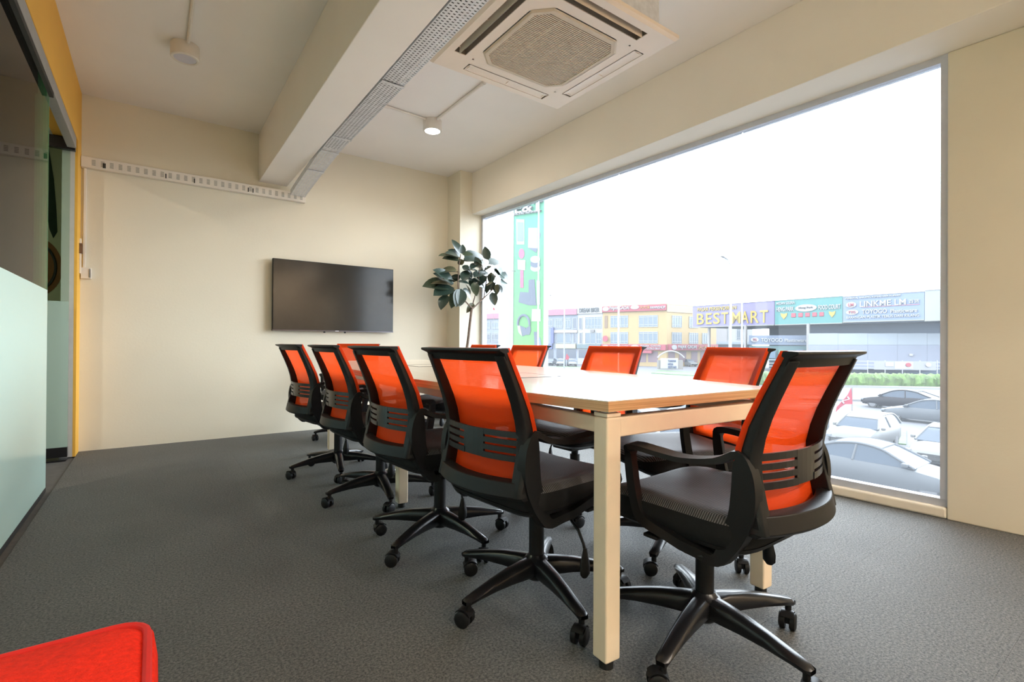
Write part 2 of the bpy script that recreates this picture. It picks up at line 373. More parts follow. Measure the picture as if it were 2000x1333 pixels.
cdt = empty('wall_conduit', (-.455, YB, 0), label='thin white conduit dropping from trunking to the switch box', cat='conduit')
MB().box(-.008, -.014, 1.495, .010, -.001, 2.31).build('pipe', WPL, cdt, bevel=.002)
yc = empty('yellow_wall_conduit', (XL, 5.25, 0), label='short white conduit on yellow corner pier above switch box', cat='conduit')
MB().box(0, -.01, 1.44, .012, .01, 1.72).build('pipe', WPL, yc, bevel=.002)
MB().box(0, -.02, 1.60, .02, .02, 1.68).build('brown_label', mat('brown_tape', (.18, .10, .06), .6, noise=.1), yc)
# surface ceiling lamps
LAMPW = 9
def lamp(x, y, lit, label):
    e = empty('ceiling_lamp', (x, y, H), label=label, cat='ceiling lamp')
    MB().lathe([(.082, 0), (.085, -.005), (.085, -.09), (.080, -.095), (.068, -.095), (.066, -.088), (.0, -.088)]).build('housing', WPL, e, smooth=True)
    m = mat('lamp_diffuser_lit', (1, .98, .93), .4, emit=7) if lit else mat('lamp_diffuser_dim', (.62, .60, .66), .4, noise=.03)
    MB().lathe([(0, -.090), (.066, -.090), (.066, -.0895), (0, -.0895)]).build('diffuser', m, e, smooth=True)
    if lit:
        la = bpy.data.lights.new('lamp_light', 'AREA'); la.shape = 'DISK'; la.size = .13; la.energy = (5 if x < -1 else 1.5) if y > 0 else 9; la.spread = R(150 if y < 0 else 180); la.color = (1, .87, .73) if y < 0 else (1, .86, .70)
        lo = bpy.data.objects.new('lamp_light', la); col.objects.link(lo); lo.parent = e; lo.location = (0, 0, -.096)
    return e
lamp(.165, 4.03, False, 'round white ceiling lamp, unlit, left of the beam')
lamp(2.04, 4.06, True, 'glowing round white ceiling lamp between beam and window')
lamp(1.7, -2.0, True, 'added fill lamp behind the camera on the window side')  # out of view, added with the other rear lamps to brighten the room
lamp(2.7, -2.0, True, 'added fill lamp near the rear wall closest to the window')  # second added rear lamp, bounces light off the rear wall
lamp(-1.8, 3.2, True, 'added fill lamp in the corridor behind the glass door')  # unseen lamp added to lighten the corridor
lamp(.165, -2.0, True, 'added fill lamp behind the camera on the door side')  # third added rear lamp, fill from the door side
def conduit(pts, label):
    e = empty('ceiling_conduit', (pts[0][0], pts[0][1], H), label=label, cat='conduit')
    q = [V((p[0]-pts[0][0], p[1]-pts[0][1], -.012)) for p in pts]
    MB().tube(q, .011, 8).build('pipe', WPL, e, smooth=True)
    mid = q[0].lerp(q[-1], .45); d = (q[-1]-q[0]).normalized()
    MB().cyl(mid-d*.02, mid+d*.02, .015, k=10).build('coupling', WPL, e, smooth=True)
conduit([(.178, 3.96), (.175, YR)], 'white ceiling conduit leading to the unlit lamp on the left')
conduit([(1.97, 4.04), (1.12, 3.99)], 'white ceiling conduit from glowing lamp towards the cable tray')
conduit([(2.045, 3.98), (2.05, 2.3)], 'white ceiling conduit from glowing lamp to air conditioner')

# ------------------------------------------------------------------ air conditioner cassette
ac = empty('air_conditioner', (1.7, 2.02, 2.45), label='square white cassette air conditioner hanging from the ceiling by rods', cat='air conditioner')
s2 = .47; w2 = .262
body = MB(); body.box(-.40, -.40, .035, .40, .40, .33); body.build('body', GALV, ac, bevel=.004)
p = MB()
def ring(z, a): return [(-a, -a, z), (a, -a, z), (a, a, z), (-a, a, z)]
# panel with outlet slots: built from strips around four openings
so, si, sl = .415, .345, .29
def flat(x0, y0, x1, y1): p.quad((x0, y0, 0), (x0, y1, 0), (x1, y1, 0), (x1, y0, 0))
e_ = .455
for sgn in (-1, 1):
    for sw_ in (0, 1):
        def Q(a0, b0, a1, b1):
            if sw_: flat(min(b0*sgn, b1*sgn), a0, max(b0*sgn, b1*sgn), a1)
            else: flat(a0, min(b0*sgn, b1*sgn), a1, max(b0*sgn, b1*sgn))
        Q(-sl, so, sl, e_); Q(-sl, .30, sl, si)
for sx in (-1, 1):
    for sy in (-1, 1):
        x0, x1 = sorted((sx*sl, sx*e_)); y0, y1 = sorted((sy*sl, sy*e_)); flat(x0, y0, x1, y1)
gx, gc = .30, .30
for sgn in (-1, 1):
    pass
for sx in (-1, 1):
    for sy in (-1, 1): p.quad((sx*.29, sy*.29, 0), (sx*.200, sy*.29, 0), (sx*.29, sy*.200, 0))
flat(-.30, -.30, .30, -.29); flat(-.30, .29, .30, .30); flat(-.30, -.29, -.29, .29); flat(.29, -.29, .30, .29)
for a, b in ((ring(0, e_), ring(.012, s2)), (ring(.012, s2), ring(.03, s2)), (ring(.03, s2), ring(.045, .40))):
    p.loft([a, b], caps=False)
dw = MB()
for sgn in (-1, 1):      # duct walls of the four outlets, inner shade put into their colour
    for sw_ in (0, 1):
        def C(a, b, z): return ((b*sgn, a, z) if sw_ else (a, b*sgn, z))
        for (a0, b0, a1, b1) in ((-sl, so, sl, so), (-sl, si, sl, si), (-sl, si, -sl, so), (sl, si, sl, so)):
            dw.quad(C(a0, b0, .004), C(a1, b1, .004), C(a1, b1, .06), C(a0, b0, .06)); p.quad(C(a0, b0, 0), C(a1, b1, 0), C(a1, b1, .004), C(a0, b0, .004))
panel = p.build('panel', ACW, ac); dw.build('outlet_duct', mat('shaded_duct', (.16, .13, .10), .6, noise=.1), ac)
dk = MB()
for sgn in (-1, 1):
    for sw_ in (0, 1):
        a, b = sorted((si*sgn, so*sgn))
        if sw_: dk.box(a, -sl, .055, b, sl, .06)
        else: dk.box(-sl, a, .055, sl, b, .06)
dk.build('outlet_shadow_plate', mat('shaded_duct', (.16, .13, .10), .6, noise=.1), ac)
# louvres: open on the near and beam sides, nearly shut on the far and window sides
def louvre(name, sx, sy, ang, up=0, out=0):
    L = .28; q = MB()
    pr = [(-.034, 0), (-.02, .006), (.0, .009), (.022, .007), (.034, 0), (.02, .002), (0, .004), (-.02, .001)]
    secs = []
    for t in (-L, L):
        secs.append([(t, a*math.cos(ang)-b*math.sin(ang), a*math.sin(ang)+b*math.cos(ang)) for a, b in pr])
    q.loft(secs)
    for t in (-.27, 0, .27): q.box(t-.003, -.02, .0, t+.003, .02, .04)
    rz = {(0, 1): 0, (0, -1): math.pi, (1, 0): -math.pi/2, (-1, 0): math.pi/2}[(sx, sy)]
    q.xf(Matrix.Translation((sx*(.38+out), sy*(.38+out), up)) @ Matrix.Rotation(rz, 4, 'Z'))
    return q.build(name, ACW, ac, smooth=True)
louvre('louvre', 0, 1, R(4)); louvre('louvre', 1, 0, R(4)); louvre('louvre', 0, -1, R(84), .022, .012); louvre('louvre', -1, 0, R(84), .022, .012)
gm = MB(); g = .285; c_ = .075
oc = lambda a, c, z: [(-a+c, -a, z), (a-c, -a, z), (a, -a+c, z), (a, a-c, z), (a-c, a, z), (-a+c, a, z), (-a, a-c, z), (-a, -a+c, z)]
gm.loft([oc(g, c_, -.001), oc(g-.008, c_, -.008), oc(g-.028, c_*.8, -.008), oc(g-.028, c_*.8, .01)], caps=False)
gm.build('grille_frame', ACG, ac)
sm = MB(); inner = g-.028; N = 46
for i in range(N):
    y = -inner+(i+.5)*2*inner/N; lim = inner-max(0, abs(y)-(inner-c_*.8)); sm.box(-lim, y-.0032, -.006, lim, y+.0032, .001)
for x in (-.13, 0, .13): sm.box(x-.004, -inner, -.004, x+.004, inner, .003)
s_ = sm.build('grille_slats', ACG, ac); s_['kind'] = 'stuff'
MB().loft([oc(inner, c_*.8, .009), oc(inner, c_*.8, .012)]).build('filter', mat('grille_filter', (.30, .24, .19), .8, noise=.1), ac)
for x, y in ((.44, -.34), (-.44, -.34), (.44, .34), (-.44, .34)):
    MB().cyl((x, y, .12), (x, y, H-2.45), .006, k=8).build('threaded_rod', GALV, ac)
    MB().box(min(x, x*.9), y-.02, .12, max(x, x*.9), y+.02, .126).build('bracket', GALV, ac)

# ------------------------------------------------------------------ television
tv = empty('television', (1.552, YB, 1.362), label='black flat television with glossy screen mounted on the cream back wall', cat='television')
MB().box(-.615, -.075, -.352, .615, -.035, .352).build('casing', BLACK, tv, bevel=.004)
MB().box(-.609, -.0775, -.338, .609, -.0745, .346).build('screen', SCR, tv)
MB().box(-.615, -.079, -.352, .615, -.076, -.341).build('bottom_trim', mat('dark_chrome', (.12, .11, .12), .3, .8, noise=.05), tv)
MB().box(-.018, -.0805, -.349, .018, -.0785, -.343).build('badge', GALV, tv)
MB().box(-.2, -.036, -.15, .2, -.001, .15).build('wall_bracket', BLACK, tv)
for x in (-.12, .09): MB().box(x-.008, -.06, -.366, x+.008, -.045, -.351).build('cable_clip', BLACK, tv)

# ------------------------------------------------------------------ conference table
TA = -.05
tb = empty('conference_table', (.997, .93, 0), TA, label='long boat-shaped conference table with light wood top and white square legs', cat='table')
TZ = .745; TL = 3.26; TW = .83; BG = .165
def edge(v):
    t = (v/TL)*2-1; return BG*(1-t*t)
N = 28; outl = [(-edge(TL*i/N), TL*i/N) for i in range(N+1)]+[(TW+edge(TL*i/N), TL*i/N) for i in range(N, -1, -1)]
top = MB().loft([[(x, y, TZ-.003) for x, y in outl], [(x, y, TZ) for x, y in outl]]).build('tabletop', TOPW, tb)
MB().loft([[(x, y, TZ-.030) for x, y in outl], [(x, y, TZ-.0031) for x, y in outl]]).build('wood_edge', EDGEW, tb)
legs = []
for u in (.005, TW-.06):
    for v in (.01, 1.60, TL-.065):
        z1 = TZ-.048
        if legs: l = legs[0].copy(); col.objects.link(l)
        else:
            l = MB().box(0, 0, .025, .055, .055, z1).build('leg', WMET, tb, bevel=.006, seg=3)
            MB().cyl((.0275, .0275, 0), (.0275, .0275, .025), .02, k=16).build('foot', RUB, l)
            MB().box(.001, .001, z1+.001, .054, .054, z1+.012).build('cap', WMET, l, bevel=.002)
            legs.append(l); l.location = (u, v, 0); continue
        l.location = (u, v, 0)
        for ch in legs[0].children:
            c = ch.copy(); col.objects.link(c); c.parent = l
        legs.append(l)
for v in (.015, 1.605, TL-.06):
    MB().box(.060, v, TZ-.105, TW-.060, v+.045, TZ-.05).build('end_rail', WMET, tb, bevel=.004)
for u in (.012, TW-.053):
    MB().box(u, .066, TZ-.095, u+.04, 1.60, TZ-.05).build('side_rail', WMET, tb, bevel=.004)
    MB().box(u, 1.656, TZ-.095, u+.04, TL-.066, TZ-.05).build('side_rail', WMET, tb, bevel=.004)
for u in (.02, TW-.05):
    for v in (.02, 1.61, TL-.055): MB().box(u, v, TZ-.05, u+.03, v+.03, TZ-.03).build('spacer', GALV, tb)
for v in (.85, 2.0):
    fp = MB(); u0, u1 = .28, .52
    fp.box(u0, v, TZ, u0+.004, v+.30, TZ+.0015); fp.box(u1-.004, v, TZ, u1, v+.30, TZ+.0015)
    fp.box(u0, v, TZ, u1, v+.004, TZ+.0015); fp.box(u0, v+.296, TZ, u1, v+.30, TZ+.0015)
    f0 = fp.build('cable_flap_trim', BLACK, tb)
    MB().box(u0+.005, v+.005, TZ-.001, u1-.005, v+.295, TZ+.001).build('cable_flap', TOPW, f0)
MB().box(.33, 2.2, TZ-.16, .5, 2.9, TZ-.06).build('cable_basket', GALV, tb)

# ------------------------------------------------------------------ office chair
def yf(z):     # front line of the backrest in side view
    P = [(.44, -.235), (.50, -.225), (.56, -.213), (.63, -.212), (.70, -.232), (.78, -.268), (.85, -.303), (.89, -.322)]
    for (a, ya), (b, yb) in zip(P[:-1], P[1:]):
        if z <= b: return ya+(yb-ya)*(z-a)/(b-a)
    return P[-1][1]
def hw(z): return .211-.012*(z-.45)/.44
def ycurve(x, z): return -.030*(1-(x/hw(z))**2)*(1.0 if z < .8 else 1-.5*(z-.8)/.09)
def make_chair():
    e = empty('office_chair')
    # five-star base
    b = MB(); b.lathe([(0, .062), (.030, .062), (.042, .075), (.045, .135), (.036, .142), (.030, .15), (0, .15)], k=20)
    for k in range(5):
        t = 2*math.pi*k/5; secs = []
        for r_, zt, zb, wt_, wb_ in ((.022, .140, .078, .028, .020), (.07, .137, .080, .027, .019), (.13, .131, .083, .025, .018), (.20, .118, .082, .023, .016), (.272, .101, .077, .021, .015), (.308, .092, .072, .019, .014), (.320, .084, .073, .012, .010)):
            pr = [(-wb_, zb), (-wt_, zb+.012), (-wt_, zt-.010), (-wt_*.55, zt), (wt_*.55, zt), (wt_, zt-.010), (wt_, zb+.012), (wb_, zb)]
            secs.append([(r_*math.cos(t)-a*math.sin(t), r_*math.sin(t)+a*math.cos(t), z) for a, z in pr])
        b.loft(secs)
    base = b.build('star_base', BLACK2, e, smooth=True, ang=50)
    cas0 = None
    for k in range(5):
        t = 2*math.pi*k/5; x, y = .303*math.cos(t), .303*math.sin(t)
        if cas0 is None:
            q = MB()
            for sgn in (-1, 1):      # twin wheels with rounded rims
                q.loft([[(sgn*xx, rr*math.cos(a)-.014, .0262+rr*math.sin(a)) for a in [2*math.pi*i/20 for i in range(20)]] for xx, rr in ((.006, .024), (.008, .026), (.021, .026), (.0245, .020), (.0245, .004))])
            q.box(-.0055, -.026, .02, .0055, .0, .05)
            # hood
            hd = [[(xx, (.0285+dr)*math.cos(a)-.014, .0262+(.0285+dr)*math.sin(a)) for a in [R(25+i*13) for i in range(10)] for dr in (0,)] + [(xx, (.0315)*math.cos(a)-.014, .0262+(.0315)*math.sin(a)) for a in [R(25+i*13) for i in reversed(range(10))]] for xx in (-.018, .018) for dr in (0,)]
            q.loft(hd)
            q.cyl((0, 0, .05), (0, 0, .080), .0095, k=12)
            cas0 = q.build('caster', BLACK, base, smooth=True); c = cas0
        else: c = cas0.copy(); col.objects.link(c)
        c.location = (x, y, 0); c.rotation_euler = (0, 0, [1.9, .4, 2.9, 4.4, 5.6][k])
    g_ = MB(); g_.cyl((0, 0, .145), (0, 0, .29), .027, k=20); g_.cyl((0, 0, .29), (0, 0, .34), .019, k=16)
    g_.build('gas_column', BLACK, e, smooth=True)
    # tilt mechanism and lever
    q = MB(); q.box(-.075, -.12, .325, .075, .10, .375); q.box(-.235, -.14, .348, .235, -.08, .362); q.box(-.235, .0, .352, .235, .05, .364)
    q.build('tilt_mechanism', BLACK, e, bevel=.006)
    q = MB(); q.tube([(.06, .02, .34), (.19, -.04, .336), (.245, -.06, .315), (.268, -.062, .28), (.273, -.062, .262)], .005, 8)
    q.loft([[(.274+dx*s, -.062+dy*s, z) for dx, dy in ((-.010, 0), (-.007, .010), (0, .016), (.007, .010), (.010, 0), (.007, -.010), (0, -.016), (-.007, -.010))] for z, s in ((.268, .5), (.25, .8), (.215, 1.35), (.19, 1.3), (.178, .6))])
    q.build('height_lever', BLACK, e, smooth=True)
    # seat
    def outline(a, b, sh, z, dz=0):
        pts = []
        for i in range(40):
            t = 2*math.pi*i/40; c, s = math.cos(t), math.sin(t); n = .32
            x = a*math.copysign(abs(c)**n, c); y = b*math.copysign(abs(s)**n, s)+sh
            zz = z
            if dz:
                zz = z-dz*max(0, (y-.10)/.15)**2*.5+dz*.25*(abs(x)/.23)**2
            pts.append((x, y, zz))
        return pts
    q = MB(); q.loft([outline(.208, .215, -.005, .378), outline(.228, .240, -.003, .395), outline(.234, .246, 0, .42, .02), outline(.2305, .2425, 0, .4415, .04), outline(.225, .237, 0, .4414, .04)])
    q.build('seat_border', mat('black_fabric', (.014, .014, .015), .85, spec=.2, noise=.1, nscale=200), e, smooth=True, ang=50)
    q = MB(); q.loft([outline(.22, .23, 0, .43, .04), outline(.231, .243, 0, .442, .04), outline(.215, .228, 0, .458, .05), outline(.17, .18, 0, .464, .045), outline(.09, .09, 0, .462, .02), outline(.01, .01, 0, .460)])
    q.build('seat', SEATF, e, smooth=True, ang=60)
    q = MB(); q.loft([outline(.13, .15, -.03, .362), outline(.20, .21, -.008, .368), outline(.226, .238, -.004, .384), outline(.229, .242, -.003, .394)])
    q.build('seat_shell', BLACK, e, smooth=True)
    # backrest frame
    q = MB(); zs = [.445, .48, .52, .57, .62, .67, .72, .77, .82, .862]
    for s in (-1, 1):
        secs = []
        for z in zs:
            w_ = hw(z); wi = w_-(.042-.006*(z-.45)/.4); y = yf(z); d = .050-.020*(z-.45)/.42
            secs.append([(s*w_, y, z), (s*w_, y-d*.8, z), (s*(w_-.008), y-d, z), (s*(wi+.004), y-d*.95-.006, z), (s*wi, y-.012, z), (s*(wi+.002), y-.004, z)])
        q.loft(secs)
    secs = []; M = 16
    for i in range(M+1):       # top rail with its backward lip
        x = -1+2*i/M; X = x*hw(.87); ex = 1.0 if abs(x) > .99 else 0
        yo = ycurve(X, .87)
        lip = .036+.004*(1-x*x)
        X2 = x*(hw(.87)+.004)
        secs.append([(X, yf(.85)+yo, .848), (X2, yf(.885)+yo, .886), (x*(hw(.87)+.008), yf(.885)+yo-lip, .884), (x*(hw(.87)+.008), yf(.885)+yo-lip, .877), (X2, yf(.87)+yo-.022, .868), (X, yf(.85)+yo-.020, .846)])
    q.loft(secs)
    secs = []
    for i in range(M+1):       # bottom rail, bowed backwards
        x = -1+2*i/M; X = x*hw(.46); yo = -.055*(1-x*x)
        secs.append([(X, yf(.45)+yo+.004, .438), (X, yf(.49)+yo+.004, .488), (X, yf(.49)+yo-.012, .494), (X, yf(.47)+yo-.036, .488), (X, yf(.45)+yo-.042, .446), (X, yf(.45)+yo-.030, .436)])
    q.loft(secs)
    q.build('back_frame', BLACK, e, smooth=True, bevel=.002, ang=45)
    # orange mesh: sheet over the front, wrapped round the edges
    q = MB(); cols = 14; rows = [.462+.0265*i for i in range(17)]; grid = []
    for z in rows:
        row = []; w_ = hw(z)+.003
        row.append((-w_, yf(z)-.010, z))
        for i in range(cols+1):
            x = -w_+2*w_*i/cols; row.append((x, yf(z)+.006+ycurve(max(-hw(z), min(hw(z), x)), z)*1.0, z))
        row.append((w_, yf(z)-.010, z)); grid.append(row)
    n0 = len(q.v)
    K = len(grid[0])
    for row in grid: q.v += row
    for j in range(len(grid)-1):
        for i in range(K-1): q.f.append((n0+j*K+i, n0+j*K+i+1, n0+(j+1)*K+i+1, n0+(j+1)*K+i))
    q.build('mesh_panel', MESHO, e, smooth=True, ang=60)
    # lumbar brace behind the mesh: two slotted wings and a centre block
    q = MB(); zb = [(.545, .563), (.570, .586), (.593, .609), (.616, .634)]
    def by(x): return -.040*(1-(x/.20)**2)-.030
    def strip_(x0, x1, z0, z1, n=6):
        secs = []
        for i in range(n+1):
            x = x0+(x1-x0)*i/n; y = yf((z0+z1)/2)+by(x)
            secs.append([(x, y, z0), (x, y, z1), (x, y-.007, z1), (x, y-.007, z0)])
        q.loft(secs)
    for s in (-1, 1):
        for i, (z0, z1) in enumerate(zb): strip_(s*.045, s*.192, z0, z1)
    strip_(-.050, .050, .5455, .6335, 4)
    q.build('lumbar_brace', BLACK2, e)
    # side loops: rear plate, arm, post, seat bracket
    P = [(-.216, .628, .014), (-.165, .606, .011), (-.09, .597, .010), (-.01, .601, .010), (.065, .606, .010), (.094, .592, .014), (.090, .53, .017), (.075, .455, .017), (.050, .405, .018), (-.03, .382, .016), (-.12, .362, .016), (-.168, .356, .018), (-.198, .405, .028), (-.225, .47, .033), (-.234, .53, .034), (-.231, .59, .028)]
    SP = smooth_path(P, 4)
    for s in (-1, 1):
        q = MB(); secs = []; M = len(SP)
        for i in range(M):
            a = V(SP[i-1][:2]); c = V(SP[(i+1) % M][:2]); d = (c-a).normalized(); nn = V((-d.y, d.x)); p0 = V(SP[i][:2]); h_ = SP[i][2]
            isarm = max(0, min(1, (SP[i][1]-.585)/.015)) if SP[i][0] > -.2 else 0
            fw_ = max(0, min(1, (SP[i][0]+.20)/.12)); x0 = .188+fw_*.036-.010*isarm*fw_; x1 = .2175+fw_*.028+.016*isarm*fw_
            A = p0+nn*h_; B = p0-nn*h_
            secs.append([(s*x0, A.x, A.y), (s*(x0+.004), A.x, A.y), (s*x1, A.x-nn.x*.003, A.y-nn.y*.003), (s*x1, B.x+nn.x*.003, B.y+nn.y*.003), (s*(x0+.004), B.x, B.y), (s*x0, B.x, B.y)])
        q.loft(secs, closed=True); q.build('armrest', BLACK, e, smooth=True, ang=50)
    return e
chair0 = make_chair()
spots = [  # x, y, facing (degrees, 0 = +X), star-base angle, label
 (1.37, .88, 91, -94.5, 'orange mesh office chair at near end of table, nearest the camera'),
 (1.118, 1.385, 6, 42, 'orange mesh office chair on door side, nearest of that row'),
 (1.07, 2.03, 4, 63, 'orange mesh office chair on door side, second from the camera'),
 (1.085, 2.80, 3, 43, 'orange mesh office chair on door side, third from the camera'),
 (1.05, 3.50, 6, 41, 'orange mesh office chair on door side, farthest of that row'),
 (1.87, 1.36, 158, 59, 'orange mesh office chair on window side, nearest of that row'),
 (1.90, 2.02, 181, 16, 'orange mesh office chair on window side, second from the camera'),
 (1.93, 2.88, 180, 30, 'orange mesh office chair on window side, third from the camera'),
 (1.96, 3.56, 178, 10, 'orange mesh office chair on window side, farthest of that row'),
 (1.50, 4.62, 240, 20, 'orange mesh office chair at far end of table below the television')]
for i, (x, y, th, ba, lab) in enumerate(spots):
    c = chair0 if i == 0 else copy_tree(chair0)
    c.location = (x, y, 0); c.rotation_euler = (0, 0, R(th-90))
    tag(c, lab, 'chair', 'orange office chairs around the table')
    for ch in c.children:
        if ch.name.startswith('star_base'): ch.rotation_euler = (0, 0, R(ba-th+90))

# ------------------------------------------------------------------ red upholstered seat in the corner of the picture
ot_z = 1.045
RED = mat('red_fabric', (.80, .025, .008), .85, spec=.15, noise=.12, nscale=120, bump=.5, bscale=350)
ot = empty('upholstered_stool', (-.225, .735, 0), label='bright red fabric stool with piped edges beside the glass door', cat='stool')
def rr(a, b, r_, z, k=6):
    P = []
    for cx, cy, t0 in ((a-r_, b-r_, 0), (-a+r_, b-r_, 90), (-a+r_, -b+r_, 180), (a-r_, -b+r_, 270)):
        for i in range(k+1):
            t = R(t0+90*i/k); P.append((cx+r_*math.cos(t), cy+r_*math.sin(t), z))
    return P
MB().loft([rr(.215, .225, .04, .13), rr(.232, .240, .04, .14), rr(.235, .242, .04, .40), rr(.230, .237, .04, .435), rr(.205, .212, .035, .449), rr(.12, .12, .03, .455), rr(.01, .01, .005, .456)]).build('cushion', RED, ot, smooth=True, ang=60)
MB().tube([(x, y, .442) for x, y, _ in rr(.222, .229, .04, 0, 5)], .006, 8, True).build('piping', mat('red_piping', (.62, .012, .006), .7, noise=.05), ot, smooth=True)
ot.scale = (1, 1, ot_z)
for x in (-.18, .18):
    for y in (-.18, .18): MB().cyl((x, y, 0), (x, y, .135), .012, .018, k=12).build('leg', BLACK, ot)

# ------------------------------------------------------------------ rubber plant
pb = V((2.76, 4.72, 0))
rp = empty('rubber_plant', pb, label='potted rubber plant with dark glossy leaves in the corner by the window', cat='plant')
MB().lathe([(0, 0), (.12, 0), (.15, .02), (.18, .30), (.185, .33), (.165, .33), (.16, .29), (0, .29)]).build('pot', mat('pot_glaze', (.75, .72, .66), .4, noise=.03), rp, smooth=True)
MB().lathe([(0, .292), (.158, .292), (.158, .285), (0, .285)]).build('soil', mat('soil', (.05, .03, .02), .95, noise=.3, nscale=60), rp)
BARK = mat('bark', (.17, .12, .09), .8, noise=.25, nscale=60)
def pp(cx, cy, dy=0):
    px, py = 820+cx/5.125, 440+cy/5.125; d = ray(px, py); t = (4.72+dy)/d.y; return CAM+d*t-pb
def br(pts, r0, r1, name='branch'):
    Q = smooth_path([tuple(p) for p in pts], 5, False); n = len(Q)
    MB().tube(Q, [r0+(r1-r0)*i/(n-1) for i in range(n)], 8).build(name, BARK, rp, smooth=True)
br([V((0, 0, .28)), V((.0, .0, .6)), pp(475, 1210), pp(500, 1000), pp(515, 870), pp(525, 820)], .017, .013, 'trunk')
br([pp(525, 840), pp(640, 730, .03), pp(720, 650, .06), pp(760, 560, .06), pp(745, 430, .05)], .009, .004)
br([pp(520, 830), pp(430, 730, -.05), pp(385, 620, -.08), pp(388, 450, -.08), pp(410, 290, -.08)], .009, .004)
br([pp(530, 790), pp(565, 660, -.02), pp(590, 520), pp(600, 390)], .007, .004)
br([pp(640, 730, .03), pp(655, 630, .05), pp(690, 380, .08)], .006, .004)
def leafmat(n, c): 
    m = mat(n, c, .28, spec=.6, noise=.25, nscale=25); return m
LM = [leafmat('leaf_dark_green', (.028, .050, .038)), leafmat('leaf_green', (.05, .075, .045)), leafmat('leaf_olive', (.11, .11, .06))]
def leafmesh(i):
    q = MB(); n = 7; L = []
    for k in range(n+1):
        t = k/n; w_ = (.5-.06*i)*.5*math.sin(math.pi*min(1, t**.8*1.0))**.75 if 0 < k < n else .004
        dz = -.12*(t-.3)**2*(1+i*.6); L.append(((-w_, t, dz+abs(w_)*.35), (0, t, dz), (w_, t, dz+abs(w_)*.35)))
    for row in L: q.v += list(row)
    for k in range(n):
        for s in (0, 1): q.f.append((3*k+s, 3*k+s+1, 3*k+s+4, 3*k+s+3))
    me = bpy.data.meshes.new('leaf'); me.from_pydata(q.v, [], q.f)
    for p_ in me.polygons: p_.use_smooth = True
    return me
LMesh = []
for i in range(3):
    me = leafmesh(i); me.materials.append(LM[i]); LMesh.append(me)
LV = [(405,290,335,158),(420,290,430,205),(425,295,525,290),(400,330,265,290),(400,350,280,320),(435,360,560,340),(560,350,665,410),(420,400,400,345),(575,385,520,430),(600,400,620,470),(380,470,225,470),(370,450,240,435),(440,450,475,405),(480,440,565,440),(320,600,125,560),(340,590,165,490),(250,575,170,600),(330,620,165,685),(335,620,250,700),(270,700,215,825),(390,640,320,805),(400,520,310,520),(430,560,470,460),(510,550,450,470),(540,520,640,470),(550,530,640,600),(560,640,500,560),(570,600,665,640),(600,560,520,550),(430,640,510,735),(460,590,500,680),(500,590,390,565),(540,780,480,860),(680,350,655,230),(690,370,805,300),(690,390,790,360),(720,410,650,450),(740,400,820,500),(740,430,880,530),(720,470,700,560),(690,480,560,490),(830,465,940,450),(800,560,900,640),(780,590,815,665),(770,590,770,680),(720,670,750,790),(730,570,670,600),(730,560,715,650),(540,570,565,690),(400,500,330,560),(600,430,560,330),(470,470,440,560),(640,500,600,590),(360,560,240,530)]
for k_ in range(22):
    a_, b_, c_3, d_3 = LV[rnd.randrange(len(LV))]; o1, o2 = rnd.uniform(-35, 35), rnd.uniform(-30, 30); LV.append((a_+o1*.5, b_+o2*.5, c_3+o1*1.6, d_3+o2*1.6))
for i, (a, b, c, d) in enumerate(LV):
    dy = rnd.uniform(-.10, .10); A = pp(a, b, dy); B = pp(c, d, dy+rnd.uniform(-.07, .07)); D = B-A; L = D.length*1.15; D.normalize()
    nrm = V((-.35+rnd.uniform(-.5, .5), -.6+rnd.uniform(-.3, .4), .75)); X = D.cross(nrm).normalized(); Z = X.cross(D)
    k = (0, 0, 1, 0, 2, 0, 1)[i % 7]
    o = bpy.data.objects.new('leaf', LMesh[k]); col.objects.link(o); o.parent = rp
    M_ = Matrix.Identity(4)
    wsc = max(L, .12)*1.3
    for j, (ax, s_c) in enumerate(((X, wsc), (D, L), (Z, L))):
        for r2 in range(3): M_[r2][j] = ax[r2]*s_c
    M_.translation = A; o.matrix_local = M_

# ================================================================== OUTSIDE
GZ = -3.7
ASPH = mat('asphalt', (.045, .045, .051), .9, noise=.10, nscale=.6)
gr_ = st(MB().box(3.56, -60, GZ-.3, 260, 260, GZ).build('ground_street', ASPH))
def exmat(n, c, **k):
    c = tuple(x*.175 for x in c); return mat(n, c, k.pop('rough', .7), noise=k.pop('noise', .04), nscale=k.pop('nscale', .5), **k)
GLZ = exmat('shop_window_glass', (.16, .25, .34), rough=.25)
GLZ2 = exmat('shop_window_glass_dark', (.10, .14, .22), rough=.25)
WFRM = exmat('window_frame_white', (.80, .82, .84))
FONT = {}
def text_mesh(s):
    if s in FONT: return FONT[s]
    c = bpy.data.curves.new('t', 'FONT'); c.body = s; c.extrude = .02; c.offset = .012; c.resolution_u = 3
    o = bpy.data.objects.new('t', c); col.objects.link(o); dg = bpy.context.evaluated_depsgraph_get()
    me = bpy.data.meshes.new_from_object(o.evaluated_get(dg)); bpy.data.objects.remove(o); bpy.data.curves.remove(c)
    xs = [v.co.x for v in me.vertices]; ys_ = [v.co.y for v in me.vertices]
    for v in me.vertices:
        v.co = V(((v.co.x-min(xs))/(max(xs)-min(xs)), -v.co.z*2.5, (v.co.y-min(ys_))/(max(ys_)-min(ys_))))
    FONT[s] = me; return me
